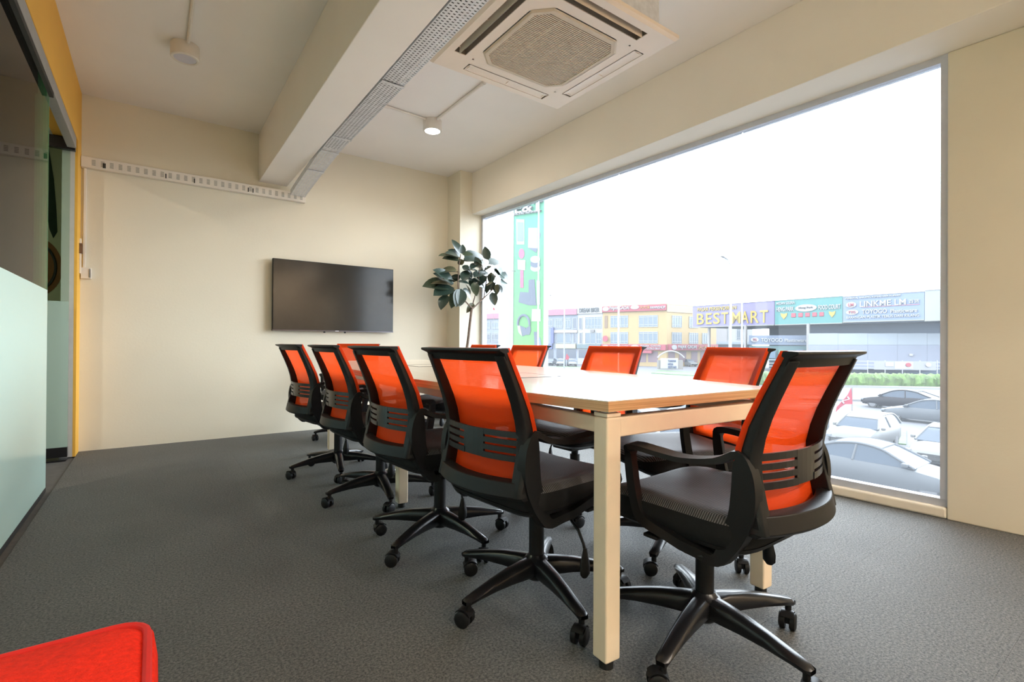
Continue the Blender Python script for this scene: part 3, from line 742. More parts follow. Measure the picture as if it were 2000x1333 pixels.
class Facade:
    """a vertical plane through two ground points; rectangles on it are given by photo corners"""
    def __init__(s, P0, P1):
        s.P0, s.P1 = V((P0.x, P0.y)), V((P1.x, P1.y)); s.ang = math.atan2(P1.y-P0.y, P1.x-P0.x); s.L = (s.P1-s.P0).length
    def uv(s, px, py): return onplane(px, py, s.P0, s.P1)
    def root(s, name, **k): return empty(name, (s.P0.x, s.P0.y, GZ), s.ang, **k)
    def rect(s, x0, y0, x1, y1):
        ym = (y0+y1)/2; xm = (x0+x1)/2; a = s.uv(x0, ym)[0]; b = s.uv(x1, ym)[0]; return a, s.uv(xm, y1)[1]-GZ, b, s.uv(xm, y0)[1]-GZ
    def slab(s, name, m, par, x0, y0, x1, y1, d0=-.1, d1=.05, bevel=0):
        a, c, b, d = s.rect(x0, y0, x1, y1); return MB().box(a, d0, c, b, d1, d).build(name, m, par, bevel=bevel)
    def text(s, t, m, par, x0, y0, x1, y1, d=-.12, name='lettering'):
        a, c, b, e = s.rect(x0, y0, x1, y1); me = text_mesh(t).copy(); me.materials.clear(); me.materials.append(m)
        o = bpy.data.objects.new(name, me); col.objects.link(o); o.parent = par; o.location = (a, d, c); o.scale = (b-a, 1, e-c); return o
    def window(s, par, x0, y0, x1, y1, n, gl=None, bars=(.2, .86)):
        a, c, b, d = s.rect(x0, y0, x1, y1); t = .09; q = MB()
        q.box(a, -.12, c, a+t, .0, d); q.box(b-t, -.12, c, b, 0, d); q.box(a, -.12, c, b, 0, c+t); q.box(a, -.12, d-t, b, 0, d)
        for i in range(1, n): x = a+(b-a)*i/n; q.box(x-t/2, -.12, c, x+t/2, 0, d)
        for f in bars: z = c+(d-c)*f; q.box(a, -.12, z-t/2, b, 0, z+t/2)
        f = q.build('window', WFRM, par); MB().box(a, -.06, c, b, -.02, d).build('pane', gl or GLZ, f)
        return f
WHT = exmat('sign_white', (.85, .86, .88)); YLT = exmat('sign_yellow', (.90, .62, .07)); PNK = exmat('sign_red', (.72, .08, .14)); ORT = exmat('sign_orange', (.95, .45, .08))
P0 = at(940, 672, 127); P1 = at(1302, 672, 100)
FA = Facade(P0, P1)
PK2 = exmat('sign_pink', (.80, .30, .42))
# far left shophouse
r = FA.root('shophouse', label='pale grey shophouse with pink roof fascia seen left of the green banner', cat='building')
def unit(F_, r, x0, x1, ytop, wallm, depth=12):
    a, c, b, d = F_.rect(x0, ytop, x1, 716); MB().box(a, 0, 0, b, depth, d).build('wall', wallm, r)
unit(FA, r, 940, 1061, 611, exmat('wall_blue_grey', (.45, .52, .62)))
FA.slab('fascia', PK2, r, 940, 612, 1061, 622, -.4, 0)
for x0, x1 in ((946, 958), (961, 974), (985, 1000), (1010, 1030), (1036, 1056)):
    FA.window(r, x0, 628, x1, 643, 2); FA.window(r, x0, 651, x1, 668, 2, GLZ2)
# unit A: pink sign
r = FA.root('shophouse', label='blue-grey shophouse with pink fascia beside white biker shop', cat='building')
unit(FA, r, 1061.2, 1128, 604, exmat('wall_blue_grey2', (.48, .55, .68)))
FA.slab('fascia', PK2, r, 1061.2, 604.5, 1128, 616, -.5, 0)
FA.window(r, 1064, 624, 1080, 640, 3); FA.window(r, 1086, 623, 1099, 641, 3); FA.window(r, 1105, 622, 1115, 642, 2, bars=(.8,)); FA.window(r, 1119, 621, 1127, 643, 1, GLZ2, ())
FA.window(r, 1087, 652, 1103, 671, 1, GLZ, ()); FA.window(r, 1105, 652, 1115, 671, 1, GLZ, ()); FA.window(r, 1120, 650, 1126, 671, 1, GLZ2, ())
FA.slab('pale_band', exmat('wall_peach', (.80, .66, .60)), r, 1082, 645, 1128, 650.5, -.3, 0)
BLU = exmat('sign_blue', (.20, .25, .62))
FA.slab('vertical_sign', BLU, r, 1078, 640, 1083, 671, -.6, -.1); FA.slab('shop_sign', BLU, r, 1061.2, 672, 1080, 682, -.5, 0)
FA.slab('shop_sign', exmat('sign_cream', (.78, .74, .52)), r, 1087, 672, 1126, 681, -.5, 0)
for x0, x1 in ((1063, 1081), (1087, 1101), (1104, 1125)): FA.slab('shopfront', GLZ2, r, x0, 684, x1, 700, -.05, .0)
# unit B: white
r = FA.root('shophouse', label='white three storey shophouse with DREAM BIKER lettering on its parapet', cat='building')
unit(FA, r, 1128.2, 1177, 600, exmat('wall_white', (.82, .82, .82)))
FA.slab('parapet_sign', WHT, r, 1128.2, 600.5, 1177, 613, -.3, 0)
FA.text('DREAM BIKER', exmat('letter_grey', (.12, .13, .14)), r, 1133, 602, 1172, 610.5, -.4)
FA.window(r, 1143, 619, 1175, 642, 5); FA.window(r, 1131, 621, 1137.5, 644, 1, GLZ2, ())
FA.window(r, 1143, 650, 1164, 672, 2, GLZ, ()); FA.window(r, 1165, 650, 1175, 672, 2, GLZ, (.38,)); FA.window(r, 1132, 650, 1137.5, 672, 1, GLZ2, ())
FA.slab('air_conditioner_box', exmat('grey_box', (.4, .38, .38)), r, 1155, 644.5, 1162, 649, -.5, 0)
FA.slab('shop_sign', exmat('sign_teal_grey', (.25, .36, .40)), r, 1128.2, 673, 1175, 681, -.5, 0)
FA.slab('shopfront', GLZ2, r, 1130, 684, 1174, 700, -.05, .0)
# unit C: yellow corner pawnshop
YW = exmat('wall_yellow', (.88, .60, .24))
r = FA.root('pawnshop_building', label='yellow corner building with red PAJAK GADAI pawnshop signs', cat='building')
unit(FA, r, 1177.2, 1302, 595.5, YW)
FA.slab('roof_sign', PNK, r, 1178, 597, 1302, 608.5, -.5, 0)
a_, c_2, b_, d_ = FA.rect(1185, 600, 1195, 608)
def oval(F_, par, m, x0, y0, x1, y1, d=-.62, name='oval_emblem', k=20):
    a, c, b, e = F_.rect(x0, y0, x1, y1); MB().prism([((a+b)/2+(b-a)/2*math.cos(2*math.pi*i/k), d, (c+e)/2+(e-c)/2*math.sin(2*math.pi*i/k)) for i in range(k)], (0, .1, 0)).build(name, m, par)
oval(FA, r, WHT, 1179, 600, 1191.5, 608.5); oval(FA, r, WHT, 1233.5, 596.8, 1250, 604.8)
FA.text('PAJAK GADAI', WHT, r, 1193, 598.8, 1231, 607.5, -.6); FA.text('PAWNSHOP', WHT, r, 1272, 598.5, 1301, 603.8, -.6)
FA.text('大大当', ORT, r, 1252, 597.8, 1270, 604, -.6)
for x0, x1, a in ((1192.5, 1227, 0), (1248, 1285, -.7)):
    FA.window(r, x0, 617+a, x1, 640+a, 4 if a else 5); FA.window(r, x0, 649+a, x1, 672+a, 4 if a else 5)
FA.slab('brown_shutter', exmat('shutter_brown', (.45, .28, .16)), r, 1181, 617, 1187, 641, -.1, 0)
oval(FA, r, PNK, 1179.5, 656, 1190, 668, -.7, 'round_sign')
FA.slab('shop_sign', PNK, r, 1177.2, 673, 1302, 684, -.7, 0)
oval(FA, r, WHT, 1179, 674, 1192, 683.5, -.82); oval(FA, r, WHT, 1234, 674, 1251, 683.5, -.82)
FA.text('PAJAK GADAI', WHT, r, 1254, 674.5, 1293, 678.5, -.8); FA.text('SELL GOLD BUY', WHT, r, 1254, 679.3, 1293, 682.8, -.8); FA.text('KEDAI PAJAK GADAI', WHT, r, 1194, 675, 1229, 681, -.8)
for x0, x1 in ((1190, 1243), (1248, 1262), (1266, 1285)): FA.slab('shopfront', exmat('shopfront_rose', (.42, .26, .30)), r, x0, 687, x1, 708, -.05, 0)
FA.slab('red_awning', PNK, r, 1236, 685, 1276, 690, -1.2, -.1)
# chamfered side of the same building
P2 = at(1302, 672, 100); P3 = at(1400, 672, 109); FB = Facade(P2, P3)
r2 = FB.root('side_wing'); r2.parent = r; r2.matrix_parent_inverse = (Matrix.Translation((FA.P0.x, FA.P0.y, GZ)) @ Matrix.Rotation(FA.ang, 4, 'Z')).inverted()
unit(FB, r2, 1302, 1399, 597, YW, 10)
FB.window(r2, 1312, 617, 1331, 640, 4); FB.window(r2, 1312, 649.5, 1331, 672, 4); FB.window(r2, 1345.5, 619, 1363, 641, 4); FB.window(r2, 1345.5, 650.5, 1363, 672, 4); FB.window(r2, 1371, 651, 1384, 672, 3)
FB.slab('cornice', exmat('wall_yellow_light', (.92, .72, .42)), r2, 1302, 597, 1352, 611, -.15, 0)
FB.slab('shop_sign', PNK, r2, 1303, 673, 1397, 684.5, -.7, 0)
oval(FB, r2, WHT, 1306, 674, 1316, 683.5, -.82); FB.text('PAJAK GADAI', WHT, r2, 1318.5, 675, 1354, 683, -.8); FB.text('大大当店', ORT, r2, 1357, 675.5, 1394, 682.5, -.8)
for x0, x1 in ((1305, 1318), (1326, 1340), (1350, 1362), (1368, 1390)): FB.slab('shopfront', exmat('shopfront_rose', (.42, .26, .30)), r2, x0, 687, x1, 708, -.05, 0)
# white building glimpsed under the billboard
P4 = at(1393, 672, 128); P5 = at(1470, 672, 124); FC = Facade(P4, P5)
r = FC.root('white_building', label='white building glimpsed between the billboard posts', cat='building')
unit(FC, r, 1393, 1470, 628, exmat('wall_white', (.82, .82, .82)), 10)
FC.slab('grey_wall_panel', exmat('panel_beige', (.72, .68, .68)), r, 1395, 641, 1420, 669, -.2, 0)
for x0, x1 in ((1421.5, 1427), (1439, 1446), (1452, 1459)): FC.window(r, x0, 643, x1, 664, 2)
FC.slab('awning', exmat('awning_blue', (.55, .66, .74)), r, 1393, 668, 1468, 673, -1, 0); FC.slab('shopfront', GLZ2, r, 1397, 675, 1466, 695, -.1, 0)
# roadside hall with billboards
P6 = at(1354, 672, 95); P7 = at(1868, 672, 62.6); FD = Facade(P6, P7)
def bline(px): return 639-(px-1354)*(639-625.4)/(1842-1354)
def tline(px): return 598.6-(px-1354)*(598.6-566.2)/(1842-1354)
def panel(name, m, x0, x1, label, inset=.0):
    a = FD.uv(x0, 640)[0]; b = FD.uv(x1, 640)[0]; z0 = 4.22-GZ+inset; z1 = 8.12-GZ-inset
    r = FD.root(name, label=label, cat='billboard')
    MB().box(a, -.15, z0, b, .15, z1).build('board', m, r)
    MB().box(a, -.25, z0-.12, b, .2, z0).build('bottom_frame', exmat('frame_beige', (.62, .60, .52)), r); MB().box(a, -.22, z1, b, .2, z1+.08).build('top_frame', exmat('frame_grey', (.5, .52, .55)), r)
    return r
PURP = exmat('board_purple', (.42, .36, .72)); GRN = exmat('board_teal', (.10, .46, .44)); LBL = exmat('board_light_blue', (.36, .48, .74)); PLN = exmat('board_plain', (.62, .68, .74))
r = panel('billboard', PURP, 1354, 1513, 'purple BEST MART billboard with large yellow letters')
BM = [('B', 1363, 1377), ('E', 1381, 1392), ('S', 1395, 1408), ('T', 1411, 1424), ('M', 1431, 1448), ('A', 1450, 1464), ('R', 1468, 1484), ('T', 1486, 1502)]
def ln(px, y13, y14):
    return y13+(px-1363)*(y14-y13)/139
for ch, x0, x1 in BM:
    xm = (x0+x1)/2; FD.text(ch, YLT, r, x0, ln(xm, 613.5, 606), x1, ln(xm, 634.5, 630.5), -.3)
FD.text('PASAR PERSENDIRIAN', YLT, r, 1364, 599.5, 1440, 607, -.25)
r = panel('billboard', GRN, 1514.5, 1646, 'teal HENG PARK FOOD COURT billboard next to the purple one')
FD.text('MEDAN SELERA', WHT, r, 1518, 590, 1554, 595, -.25); FD.text('HENG PARK', WHT, r, 1518, 600, 1552, 608.5, -.25); FD.text('FOOD COURT', WHT, r, 1600, 595.5, 1643, 604.5, -.25)
oval(FD, r, WHT, 1555, 595, 1597, 609, -.3); FD.text('Heng Park', exmat('letter_grey', (.12, .13, .14)), r, 1562, 599.5, 1590, 604, -.36)
for i in range(5): x = 1546.5+i*13.7; FD.slab('red_dish_picture', PNK, r, x, 612-i*.5, x+9, 620.5-i*.5, -.25, -.1, .1)
for x in (1526, 1620):
    a, c, b, e = FD.rect(x, 612-(x-1526)*.04, x+13, 624-(x-1526)*.04)
    MB().prism([(a, -.25, e), ((a+b)/2, -.25, e-.15), (b, -.25, e), (b-.1, -.25, (c+e)/2), ((a+b)/2, -.25, c), (a+.1, -.25, (c+e)/2)], (0, .1, 0)).build('heart_emblem', YLT, r)
r = panel('billboard', LBL, 1647.5, 1806, 'light blue plasticware billboard with white lettering and oval emblems', .12)
FD.text('PEMBEKAL BARANG KEPERLUAN RUMAH', WHT, r, 1653, 578.5, 1760, 582, -.25)
FD.text('LINKME LM', WHT, r, 1681, 586.5, 1771, 598, -.25); FD.text('百货', WHT, r, 1776, 585, 1797, 592.5, -.25)
FD.slab('pink_rule', PK2, r, 1685, 597, 1797, 598.2, -.22, -.1); FD.text('TOYOGO', WHT, r, 1685, 604.5, 1734, 613, -.25); FD.text('Plasticware', WHT, r, 1741, 603.5, 1793, 611, -.25)
FD.text('BARANGAN PLASTIK TERUS DARI KILANG', WHT, r, 1655, 616, 1797, 621, -.25)
oval(FD, r, WHT, 1654, 590.5, 1674, 601.5, -.3); oval(FD, r, WHT, 1654, 605.5, 1678, 615.5, -.3); FD.text('LM', PNK, r, 1659, 593, 1669, 599, -.36); FD.text('TYG', PNK, r, 1659, 608, 1673, 613, -.36)
r = panel('plain_board', PLN, 1807, 1866, 'plain pale blue board at the end of the billboard row')
# hall under the boards
hall = FD.root('roadside_hall', label='open fronted hall under the billboards with pale blue shutters', cat='building')
LT = FD.L; z0b = 4.05-GZ
MB().box(1.2, .3, z0b, LT, 16, z0b+.25).build('roof_slab', exmat('hall_inner_shade', (.10, .16, .26)), hall)
MB().box(19.0, 4, 0, LT, 4.3, z0b).build('dark_back_wall', exmat('hall_inner_shade', (.10, .16, .26)), hall)  # dark colour of wall and roof slab stands for shade inside the hall
MB().box(6.0, 15.7, 0, LT, 16, z0b).build('rear_wall', exmat('hall_slate', (.20, .28, .38)), hall)
a = FD.uv(1579, 660)[0]
P8 = at(1579, 672, 76); P9 = at(1872, 672, 66); FE = Facade(P8, P9)
sh = FE.root('shutter_wall'); sh.parent = hall; sh.matrix_parent_inverse = (Matrix.Translation((FD.P0.x, FD.P0.y, GZ)) @ Matrix.Rotation(FD.ang, 4, 'Z')).inverted()
for i in range(5):
    xa_ = 1579+i*58; 
    FE.slab('upper_panel', exmat('wall_pale_blue', (.60, .68, .78)), sh, xa_, 651.5, xa_+57.7, 674, 0, .2); FE.slab('lower_panel', exmat('wall_lavender', (.46, .50, .64)), sh, xa_, 674.3, xa_+57.7, 722, .02, .2)
FE.slab('lamp_box', WHT, sh, 1776, 691.5, 1783, 695.5, -.2, 0)
P10 = at(1462, 672, 82); P11 = at(1578, 672, 79); FG = Facade(P10, P11)
ts = FG.root('shop_sign_board', label='blue-grey TOYOGO sign above a teal shopfront, left of the pale wall', cat='sign')
FG.slab('board', exmat('board_slate', (.30, .38, .54)), ts, 1463, 655.5, 1578, 674, -.1, .3); oval(FG, ts, WHT, 1466, 659.5, 1481.5, 668.5, -.25); FG.text('TYG', PNK, ts, 1470, 661.5, 1477.5, 667, -.3)
FG.text('TOYOGO', WHT, ts, 1486, 661, 1528, 668.5, -.2); FG.text('Plasticware', WHT, ts, 1532, 662, 1576, 668.5, -.2)
FG.slab('shopfront', exmat('shopfront_teal', (.16, .34, .36)), ts, 1463, 676, 1578, 705, .1, .3)
for i in range(6): FG.slab('stock_stack', exmat('stock_%d' % (i % 3), [(.2, .5, .3), (.5, .55, .6), (.25, .4, .55)][i % 3]), ts, 1466+i*18, 683+(i*7) % 5, 1478+i*18, 700, -.3, .1)
for px, d in ((1385, 93), (1425.5, 88), (1456, 84), (1578.5, 76.5)):
    b = onz(px, 700, -2) ; q = at(px, 672, d); o = MB().box(q.x-.18, q.y-.18, GZ, q.x+.18, q.y+.18, 4.2).build('billboard_post', exmat('post_beige', (.62, .58, .56)))
    tag(o, {1385: 'slim post holding up the left end of the purple billboard', 1425.5: 'post under the middle of the purple billboard', 1456: 'post under the right half of the purple billboard', 1578.5: 'pale post at the corner of the blue wall under teal billboard'}[px], 'post')
# street lamps
def street_lamp(px, base_d, py_top, hx, hy, label):
    b = at(px, 672, base_d); top = at(px, py_top, base_d); hd = at(hx, hy, base_d)
    e = empty('street_lamp', (b.x, b.y, GZ), label=label, cat='street lamp'); P = V((b.x, b.y, GZ))
    pole = [V((0, 0, 0)), V((0, 0, (top.z-GZ)*.6)), V((0, 0, top.z-GZ-.3)), top-P+V((0, 0, .1)), (top-P).lerp(hd-P, .35)+V((0, 0, .25)), hd-P]
    MB().tube(pole, [.13, .11, .09, .07, .06, .05], 10).build('pole', exmat('lamp_post', (.62, .68, .76), rough=.4), e, smooth=True)
    d = (hd-top).normalized(); d.z *= .4; d.normalize(); c = hd-P; MB().loft([[c-d*.7+V((0, 0, .06)), c-d*.7-V((0, 0, .02)), c-d*.68], [c+V((0, 0, .12))+d.cross(V((0, 0, 1)))*.18, c-V((0, 0, .06)), c+V((0, 0, .12))-d.cross(V((0, 0, 1)))*.18], [c+d*.5+V((0, 0, .04)), c+d*.5-V((0, 0, .02)), c+d*.5]]).build('lamp_head', exmat('lamp_head', (.30, .31, .33)), e)
street_lamp(1427, 52, 520, 1412, 503.5, 'tall pale street lamp in front of the purple billboard')
street_lamp(1102, 85, 588, 1074, 577.5, 'street lamp standing in front of the far parked cars')
# median: hedge, railing, grass, kerbs, road lines
def strip(name, m, pts, z0, z1, **k):
    o = MB().prism([(p[0], p[1], z0) for p in pts], (0, 0, z1-z0)).build(name, m); return tag(o, **k)
HEDG = mat('hedge_leaves', (.034, .066, .009), .8, noise=.5, nscale=1.6, bump=1, bscale=8)
h0 = onz(1470, 752, GZ); h1 = onz(1868, 759, GZ)
hd = V((h1.x-h0.x, h1.y-h0.y)); hl = hd.length; hd /= hl; hn = V((hd.y, -hd.x))
if hn.x < 0: hn = -hn
q = MB(); n = 150; grid = []
for i in range(n+1):
    row = []
    for j, (o_, z) in enumerate(((0, 0), (-.15, .5), (-.1, 1.0), (.25, 1.35), (.9, 1.45), (1.5, 1.3), (1.8, .8), (1.8, 0))):
        jx = rnd.uniform(-.13, .13) if j not in (0, 7) else 0; p_ = V((h0.x, h0.y))+hd*(hl*i/n)+hn*(o_+jx)
        row.append((p_.x, p_.y, GZ+z+(rnd.uniform(-.12, .12) if z else 0)))
    grid.append(row)
q.loft(grid); tag(q.build('hedge', HEDG, smooth=True), 'long clipped green hedge on the road median before the pale blue wall', 'hedge')
def gp(px, py): p = onz(px, py, GZ); return (p.x, p.y)
strip('kerb_median', exmat('kerb', (.6, .6, .6)), [gp(1230, 744), gp(1868, 762), gp(1868, 758.5), gp(1230, 742)], GZ, GZ+.15, kind='structure')
GRS = mat('grass', (.04, .08, .025), .9, noise=.3, nscale=2)
strip('grass_median', mat('grass_bright', (.04, .22, .09), .9, noise=.15, nscale=2), [gp(1150, 727), gp(1480, 756), gp(1480, 750), gp(1150, 723)], GZ, GZ+.12, kind='structure')
strip('grass_verge', GRS, [gp(1040, 722), gp(1160, 724), gp(1160, 718), gp(1040, 716)], GZ, GZ+.08, kind='structure')
strip('grass_island', GRS, [gp(1272, 730), gp(1355, 735), gp(1355, 728), gp(1285, 724)], GZ, GZ+.1, kind='structure')
strip('grass_parking', GRS, [gp(1690, 862), gp(1770, 870), gp(1770, 842), gp(1690, 838)], GZ, GZ+.05, kind='structure')
LINE = exmat('road_marking', (.85, .85, .85)); KRB = exmat('kerb_grey', (.42, .42, .43))
strip('trim_road_kerb', KRB, [gp(1560, 782), gp(1700, 785), gp(1700, 779), gp(1560, 776)], GZ, GZ+.15, kind='structure')
strip('trim_road_line', LINE, [gp(1560, 790), gp(1725, 792), gp(1725, 789.5), gp(1560, 787.5)], GZ, GZ+.02, kind='structure')
strip('trim_lane_line', LINE, [gp(1620, 803.5), gp(1678, 806), gp(1678, 804), gp(1620, 801.5)], GZ, GZ+.02, kind='structure')
strip('trim_bay_line', LINE, [gp(1590, 884), gp(1602, 888), gp(1614, 874), gp(1607, 872)], GZ, GZ+.02, kind='structure')
# railing behind the hedge
P12 = at(1480, 672, 66); P13 = at(1868, 672, 58.5); FH = Facade(P12, P13)
rl = FH.root('road_railing', label='white metal railing running behind the green hedge', cat='railing')
for i in range(12):
    x = 1490+i*34; FH.slab('railing_post', WHT, rl, x, 704, x+1.4, 735, -.03, .05)
for y in (705, 712, 718): a, c, b, d = FH.rect(1484, y, 1866, y+1.2); MB().box(a, -.02, c, b, .02, d).build('railing_bar', WHT, rl)
P14 = at(1706, 672, 58); P15 = at(1830, 672, 57); FI = Facade(P14, P15)
bn = FI.root('fence_banner', label='long pale advertising banner with red ball and white figure on railing', cat='banner')
FI.slab('banner_sheet', exmat('banner_grey', (.62, .62, .70)), bn, 1707, 706, 1827, 723, -.1, 0)
FI.slab('white_plate', WHT, bn, 1728, 708, 1744, 716, -.15, -.05); FI.slab('white_field', WHT, bn, 1746, 707, 1782, 721, -.13, -.05); oval(FI, bn, PNK, 1767, 709, 1778, 717, -.2, 'red_ball'); oval(FI, bn, WHT, 1806, 709, 1817, 717, -.2, 'white_disc')
# entrance sign of the housing estate and arch
P16 = at(1280, 672, 84); P17 = at(1345, 672, 84); FJ = Facade(P16, P17)
tg = FJ.root('estate_sign', label='white TAMAN MEGA BESTARI estate banner before the yellow pawnshop', cat='sign')
FJ.slab('backing_wall', exmat('stone_grey', (.45, .40, .36)), tg, 1285, 704, 1334, 722, 0, .5)
FJ.slab('banner_sheet', WHT, tg, 1289.5, 700, 1323.5, 720.5, -.2, -.1); tx = exmat('letter_blue', (.12, .18, .42))
FJ.text('TAMAN', tx, tg, 1304, 703, 1319, 707.5, -.26); FJ.text('MEGA', tx, tg, 1304, 709.5, 1314, 713.5, -.26); FJ.text('BESTARI', tx, tg, 1304, 715, 1320, 719.5, -.26)
ar = MB(); pts = []
for i in range(13):
    t = i/12; px = 1284+52*t; py = 699-13*math.sin(math.pi*t)**.8; s_, z_ = FJ.uv(px, py); pts.append((s_, -.1, z_-GZ))
ar.tube(pts, .12, 6); ar.build('white_arch', WHT, tg, smooth=True)
# flags
def flag(px, py_top, py_bot, d, pts, label, txt=None):
    b = at(px, 672, d); e = empty('flag', (b.x, b.y, GZ), label=label, cat='flag'); P = V((b.x, b.y, GZ)); t = at(px, py_top, d)
    MB().cyl((0, 0, 0), (0, 0, t.z-GZ), .02, k=6).build('pole', exmat('pole_grey', (.4, .4, .4)), e)
    MB().prism([at(x, y, d)-P for x, y in pts], -_a*.03).build('cloth', mat('flag_red', (.14, .008, .02), .8, noise=.1, nscale=3), e)
    if txt:
        tm = text_mesh(txt).copy(); tm.materials.clear(); tm.materials.append(WHT); o = bpy.data.objects.new('lettering', tm); col.objects.link(o); o.parent = e
        c = at(1646, 789, d)-P-_a*.05; M_ = Matrix.Identity(4); xx = (_r*.80+_u*.6).normalized()*.40; zz = (_u*.80-_r*.6).normalized()*.16
        for i in range(3): M_[i][0] = xx[i]; M_[i][1] = _a[i]*.1; M_[i][2] = zz[i]
        M_.translation = c; o.matrix_local = M_
flag(1664.5, 757, 807, 24, [(1662, 758), (1665, 790), (1650, 790), (1641, 796), (1632, 805), (1634, 795), (1645, 783), (1655, 772)], 'red pennant flag flying above the white hatchback', 'N')
flag(1107.5, 690, 712, 98, [(1107, 691), (1112, 698), (1110, 703), (1104, 703), (1105, 697)], 'tiny red flag between the far parked cars')
flag(948, 600, 640, 60, [(948, 600), (953, 604), (951, 608), (947, 605)], 'small red flag above the far left roof, left one')
flag(963, 600, 640, 60, [(963, 600), (967, 603), (966, 608), (962, 605)], 'small red flag above the far left roof, right one')

# ------------------------------------------------------------------ tall green banner and pillar outside the window
q0 = at(1001.5, 672, 9.0); q1 = at(1062, 672, 8.7); FK = Facade(q0, q1)
gb = empty('banner_sign', (q0.x, q0.y, GZ), FK.ang, label='tall green phone shop banner sign beyond the far end of window', cat='sign')
gmn = mat('banner_green', (.10, .62, .42), .5, noise=.05, nscale=2)
nt = gmn.node_tree; tc = nt.nodes.new('ShaderNodeTexCoord'); sx = nt.nodes.new('ShaderNodeSeparateXYZ'); rp_ = nt.nodes.new('ShaderNodeValToRGB'); mr = nt.nodes.new('ShaderNodeMapRange')
mr.inputs[1].default_value = 3.9; mr.inputs[2].default_value = 6.8   # printed two-colour design, turquoise above and lime below
nt.links.new(tc.outputs['Object'], sx.inputs[0]); nt.links.new(sx.outputs[2], mr.inputs[0]); nt.links.new(mr.outputs[0], rp_.inputs[0])
rp_.color_ramp.elements[0].color = (.045, .13, .015, 1); rp_.color_ramp.elements[1].color = (.012, .12, .07, 1)
nt.links.new(rp_.outputs[0], nt.nodes['Principled BSDF'].inputs['Base Color'])
s0, s1 = FK.uv(1003, 600)[0], FK.uv(1062, 600)[0]
MB().box(s0, 0, 2.8, s1, .12, 7.4).build('board', gmn, gb)
MB().box(s0-.03, -.01, 2.8, s0, .13, 7.4).build('edge_trim', WHT, gb); MB().box(s1, -.01, 2.8, s1+.03, .13, 7.4).build('edge_trim', WHT, gb)
SLT = exmat('print_slate', (.22, .28, .42)); LGR = exmat('print_light_grey', (.70, .74, .86)); PKP = exmat('print_pink', (.85, .22, .42)); PBL = exmat('print_blue', (.35, .48, .78))
def poly(name, m, pts, d=-.006, th=.006):
    MB().prism([(FK.uv(x, y)[0], d, FK.uv(x, y)[1]-GZ) for x, y in pts], (0, th, 0)).build(name, m, gb)
def c5(x, y): return 990+x/8.33, 380+y/8.33
def c7(x, y): return 990+x/8.33, 520+y/8.33
FK.text('E&T', WHT, gb, 1008, 396, 1061, 415, -.008); FK.text('JUAL & BELI TELEFON BIMBIT', WHT, gb, 1006, 414.5, 1058, 419, -.008)
poly('phone_picture', WHT, [c5(155, 405), c5(285, 410), c5(285, 815), c5(160, 815)])
poly('phone_screen_picture', PBL, [c5(172, 452), c5(275, 455), c5(275, 770), c5(172, 765)], -.009)
poly('box_picture', LGR, [c5(350, 545), c5(500, 545), c5(500, 880), c5(345, 870)]); poly('box_shade_picture', SLT, [c5(345, 872), c5(500, 882), c5(480, 950)]); poly('box_back_picture', SLT, [c5(505, 610), c5(555, 630), c5(510, 835)], -.004)
poly('microphone_handle_picture', PKP, [c7(218, 70), c7(272, 70), c7(272, 355), c7(218, 355)]); poly('microphone_panel_picture', WHT, [c5(175, 1065), c5(305, 1070), c5(300, 1235), c5(180, 1225)], -.008)
poly('microphone_head_picture', PKP, [c5(240+48*math.cos(t), 965+85*math.sin(t)) for t in [2*math.pi*i/16 for i in range(16)]])
for k in range(3):
    poly('speaker_ring_picture', (LGR, SLT, LGR)[k], [c5(465+82*math.cos(t), 1060+k*70+60*math.sin(t)) for t in [2*math.pi*i/16 for i in range(16)]], -.012+k*.003)
poly('phone_case_picture', SLT, [c7(355, 225), c7(450, 215), c7(480, 640), c7(360, 640), c7(190, 590), c7(215, 420), c7(355, 430)])
poly('white_phone_picture', LGR, [c7(485, 235), c7(540, 240), c7(540, 630), c7(490, 630)], -.009)
poly('charger_picture', WHT, [c7(410, 700), c7(550, 700), c7(550, 900), c7(400, 900)])
hb = [(FK.uv(*c7(275+95*math.cos(t), 940-140*math.sin(t)))) for t in [R(-10+200*i/16) for i in range(17)]]
MB().tube([(a, -.006, b-GZ) for a, b in hb], .022, 6).build('headphone_band_picture', SLT, gb)
poly('headphone_cup_picture', SLT, [c7(215, 970), c7(300, 1000), c7(330, 1110), c7(260, 1145)]); poly('headphone_cup_picture', SLT, [c7(385, 970), c7(310, 1010), c7(310, 1120), c7(370, 1120), c7(392, 1050)], -.010); poly('headphone_shell_picture', WHT, [c7(170, 960), c7(215, 970), c7(250, 1145), c7(190, 1080)])
poly('gadget_picture', SLT, [c7(440, 1070), c7(510, 1070), c7(515, 1290), c7(450, 1290)]); poly('gadget_picture', PBL, [c7(515, 1140), c7(545, 1180), c7(560, 1290), c7(510, 1290)])
pc = at(978, 672, 9.6); pd = at(1001, 672, 9.4)
o = MB().prism([(pc.x, pc.y, GZ), (pd.x, pd.y, GZ), (pd.x+.02, pd.y+.5, GZ), (pc.x+.25, pc.y+.42, GZ)], (0, 0, 12)).build('facade_pillar', exmat('pillar_white', (.60, .58, .64)))
tag(o, 'pale square facade pillar beside the green banner sign', 'pillar')

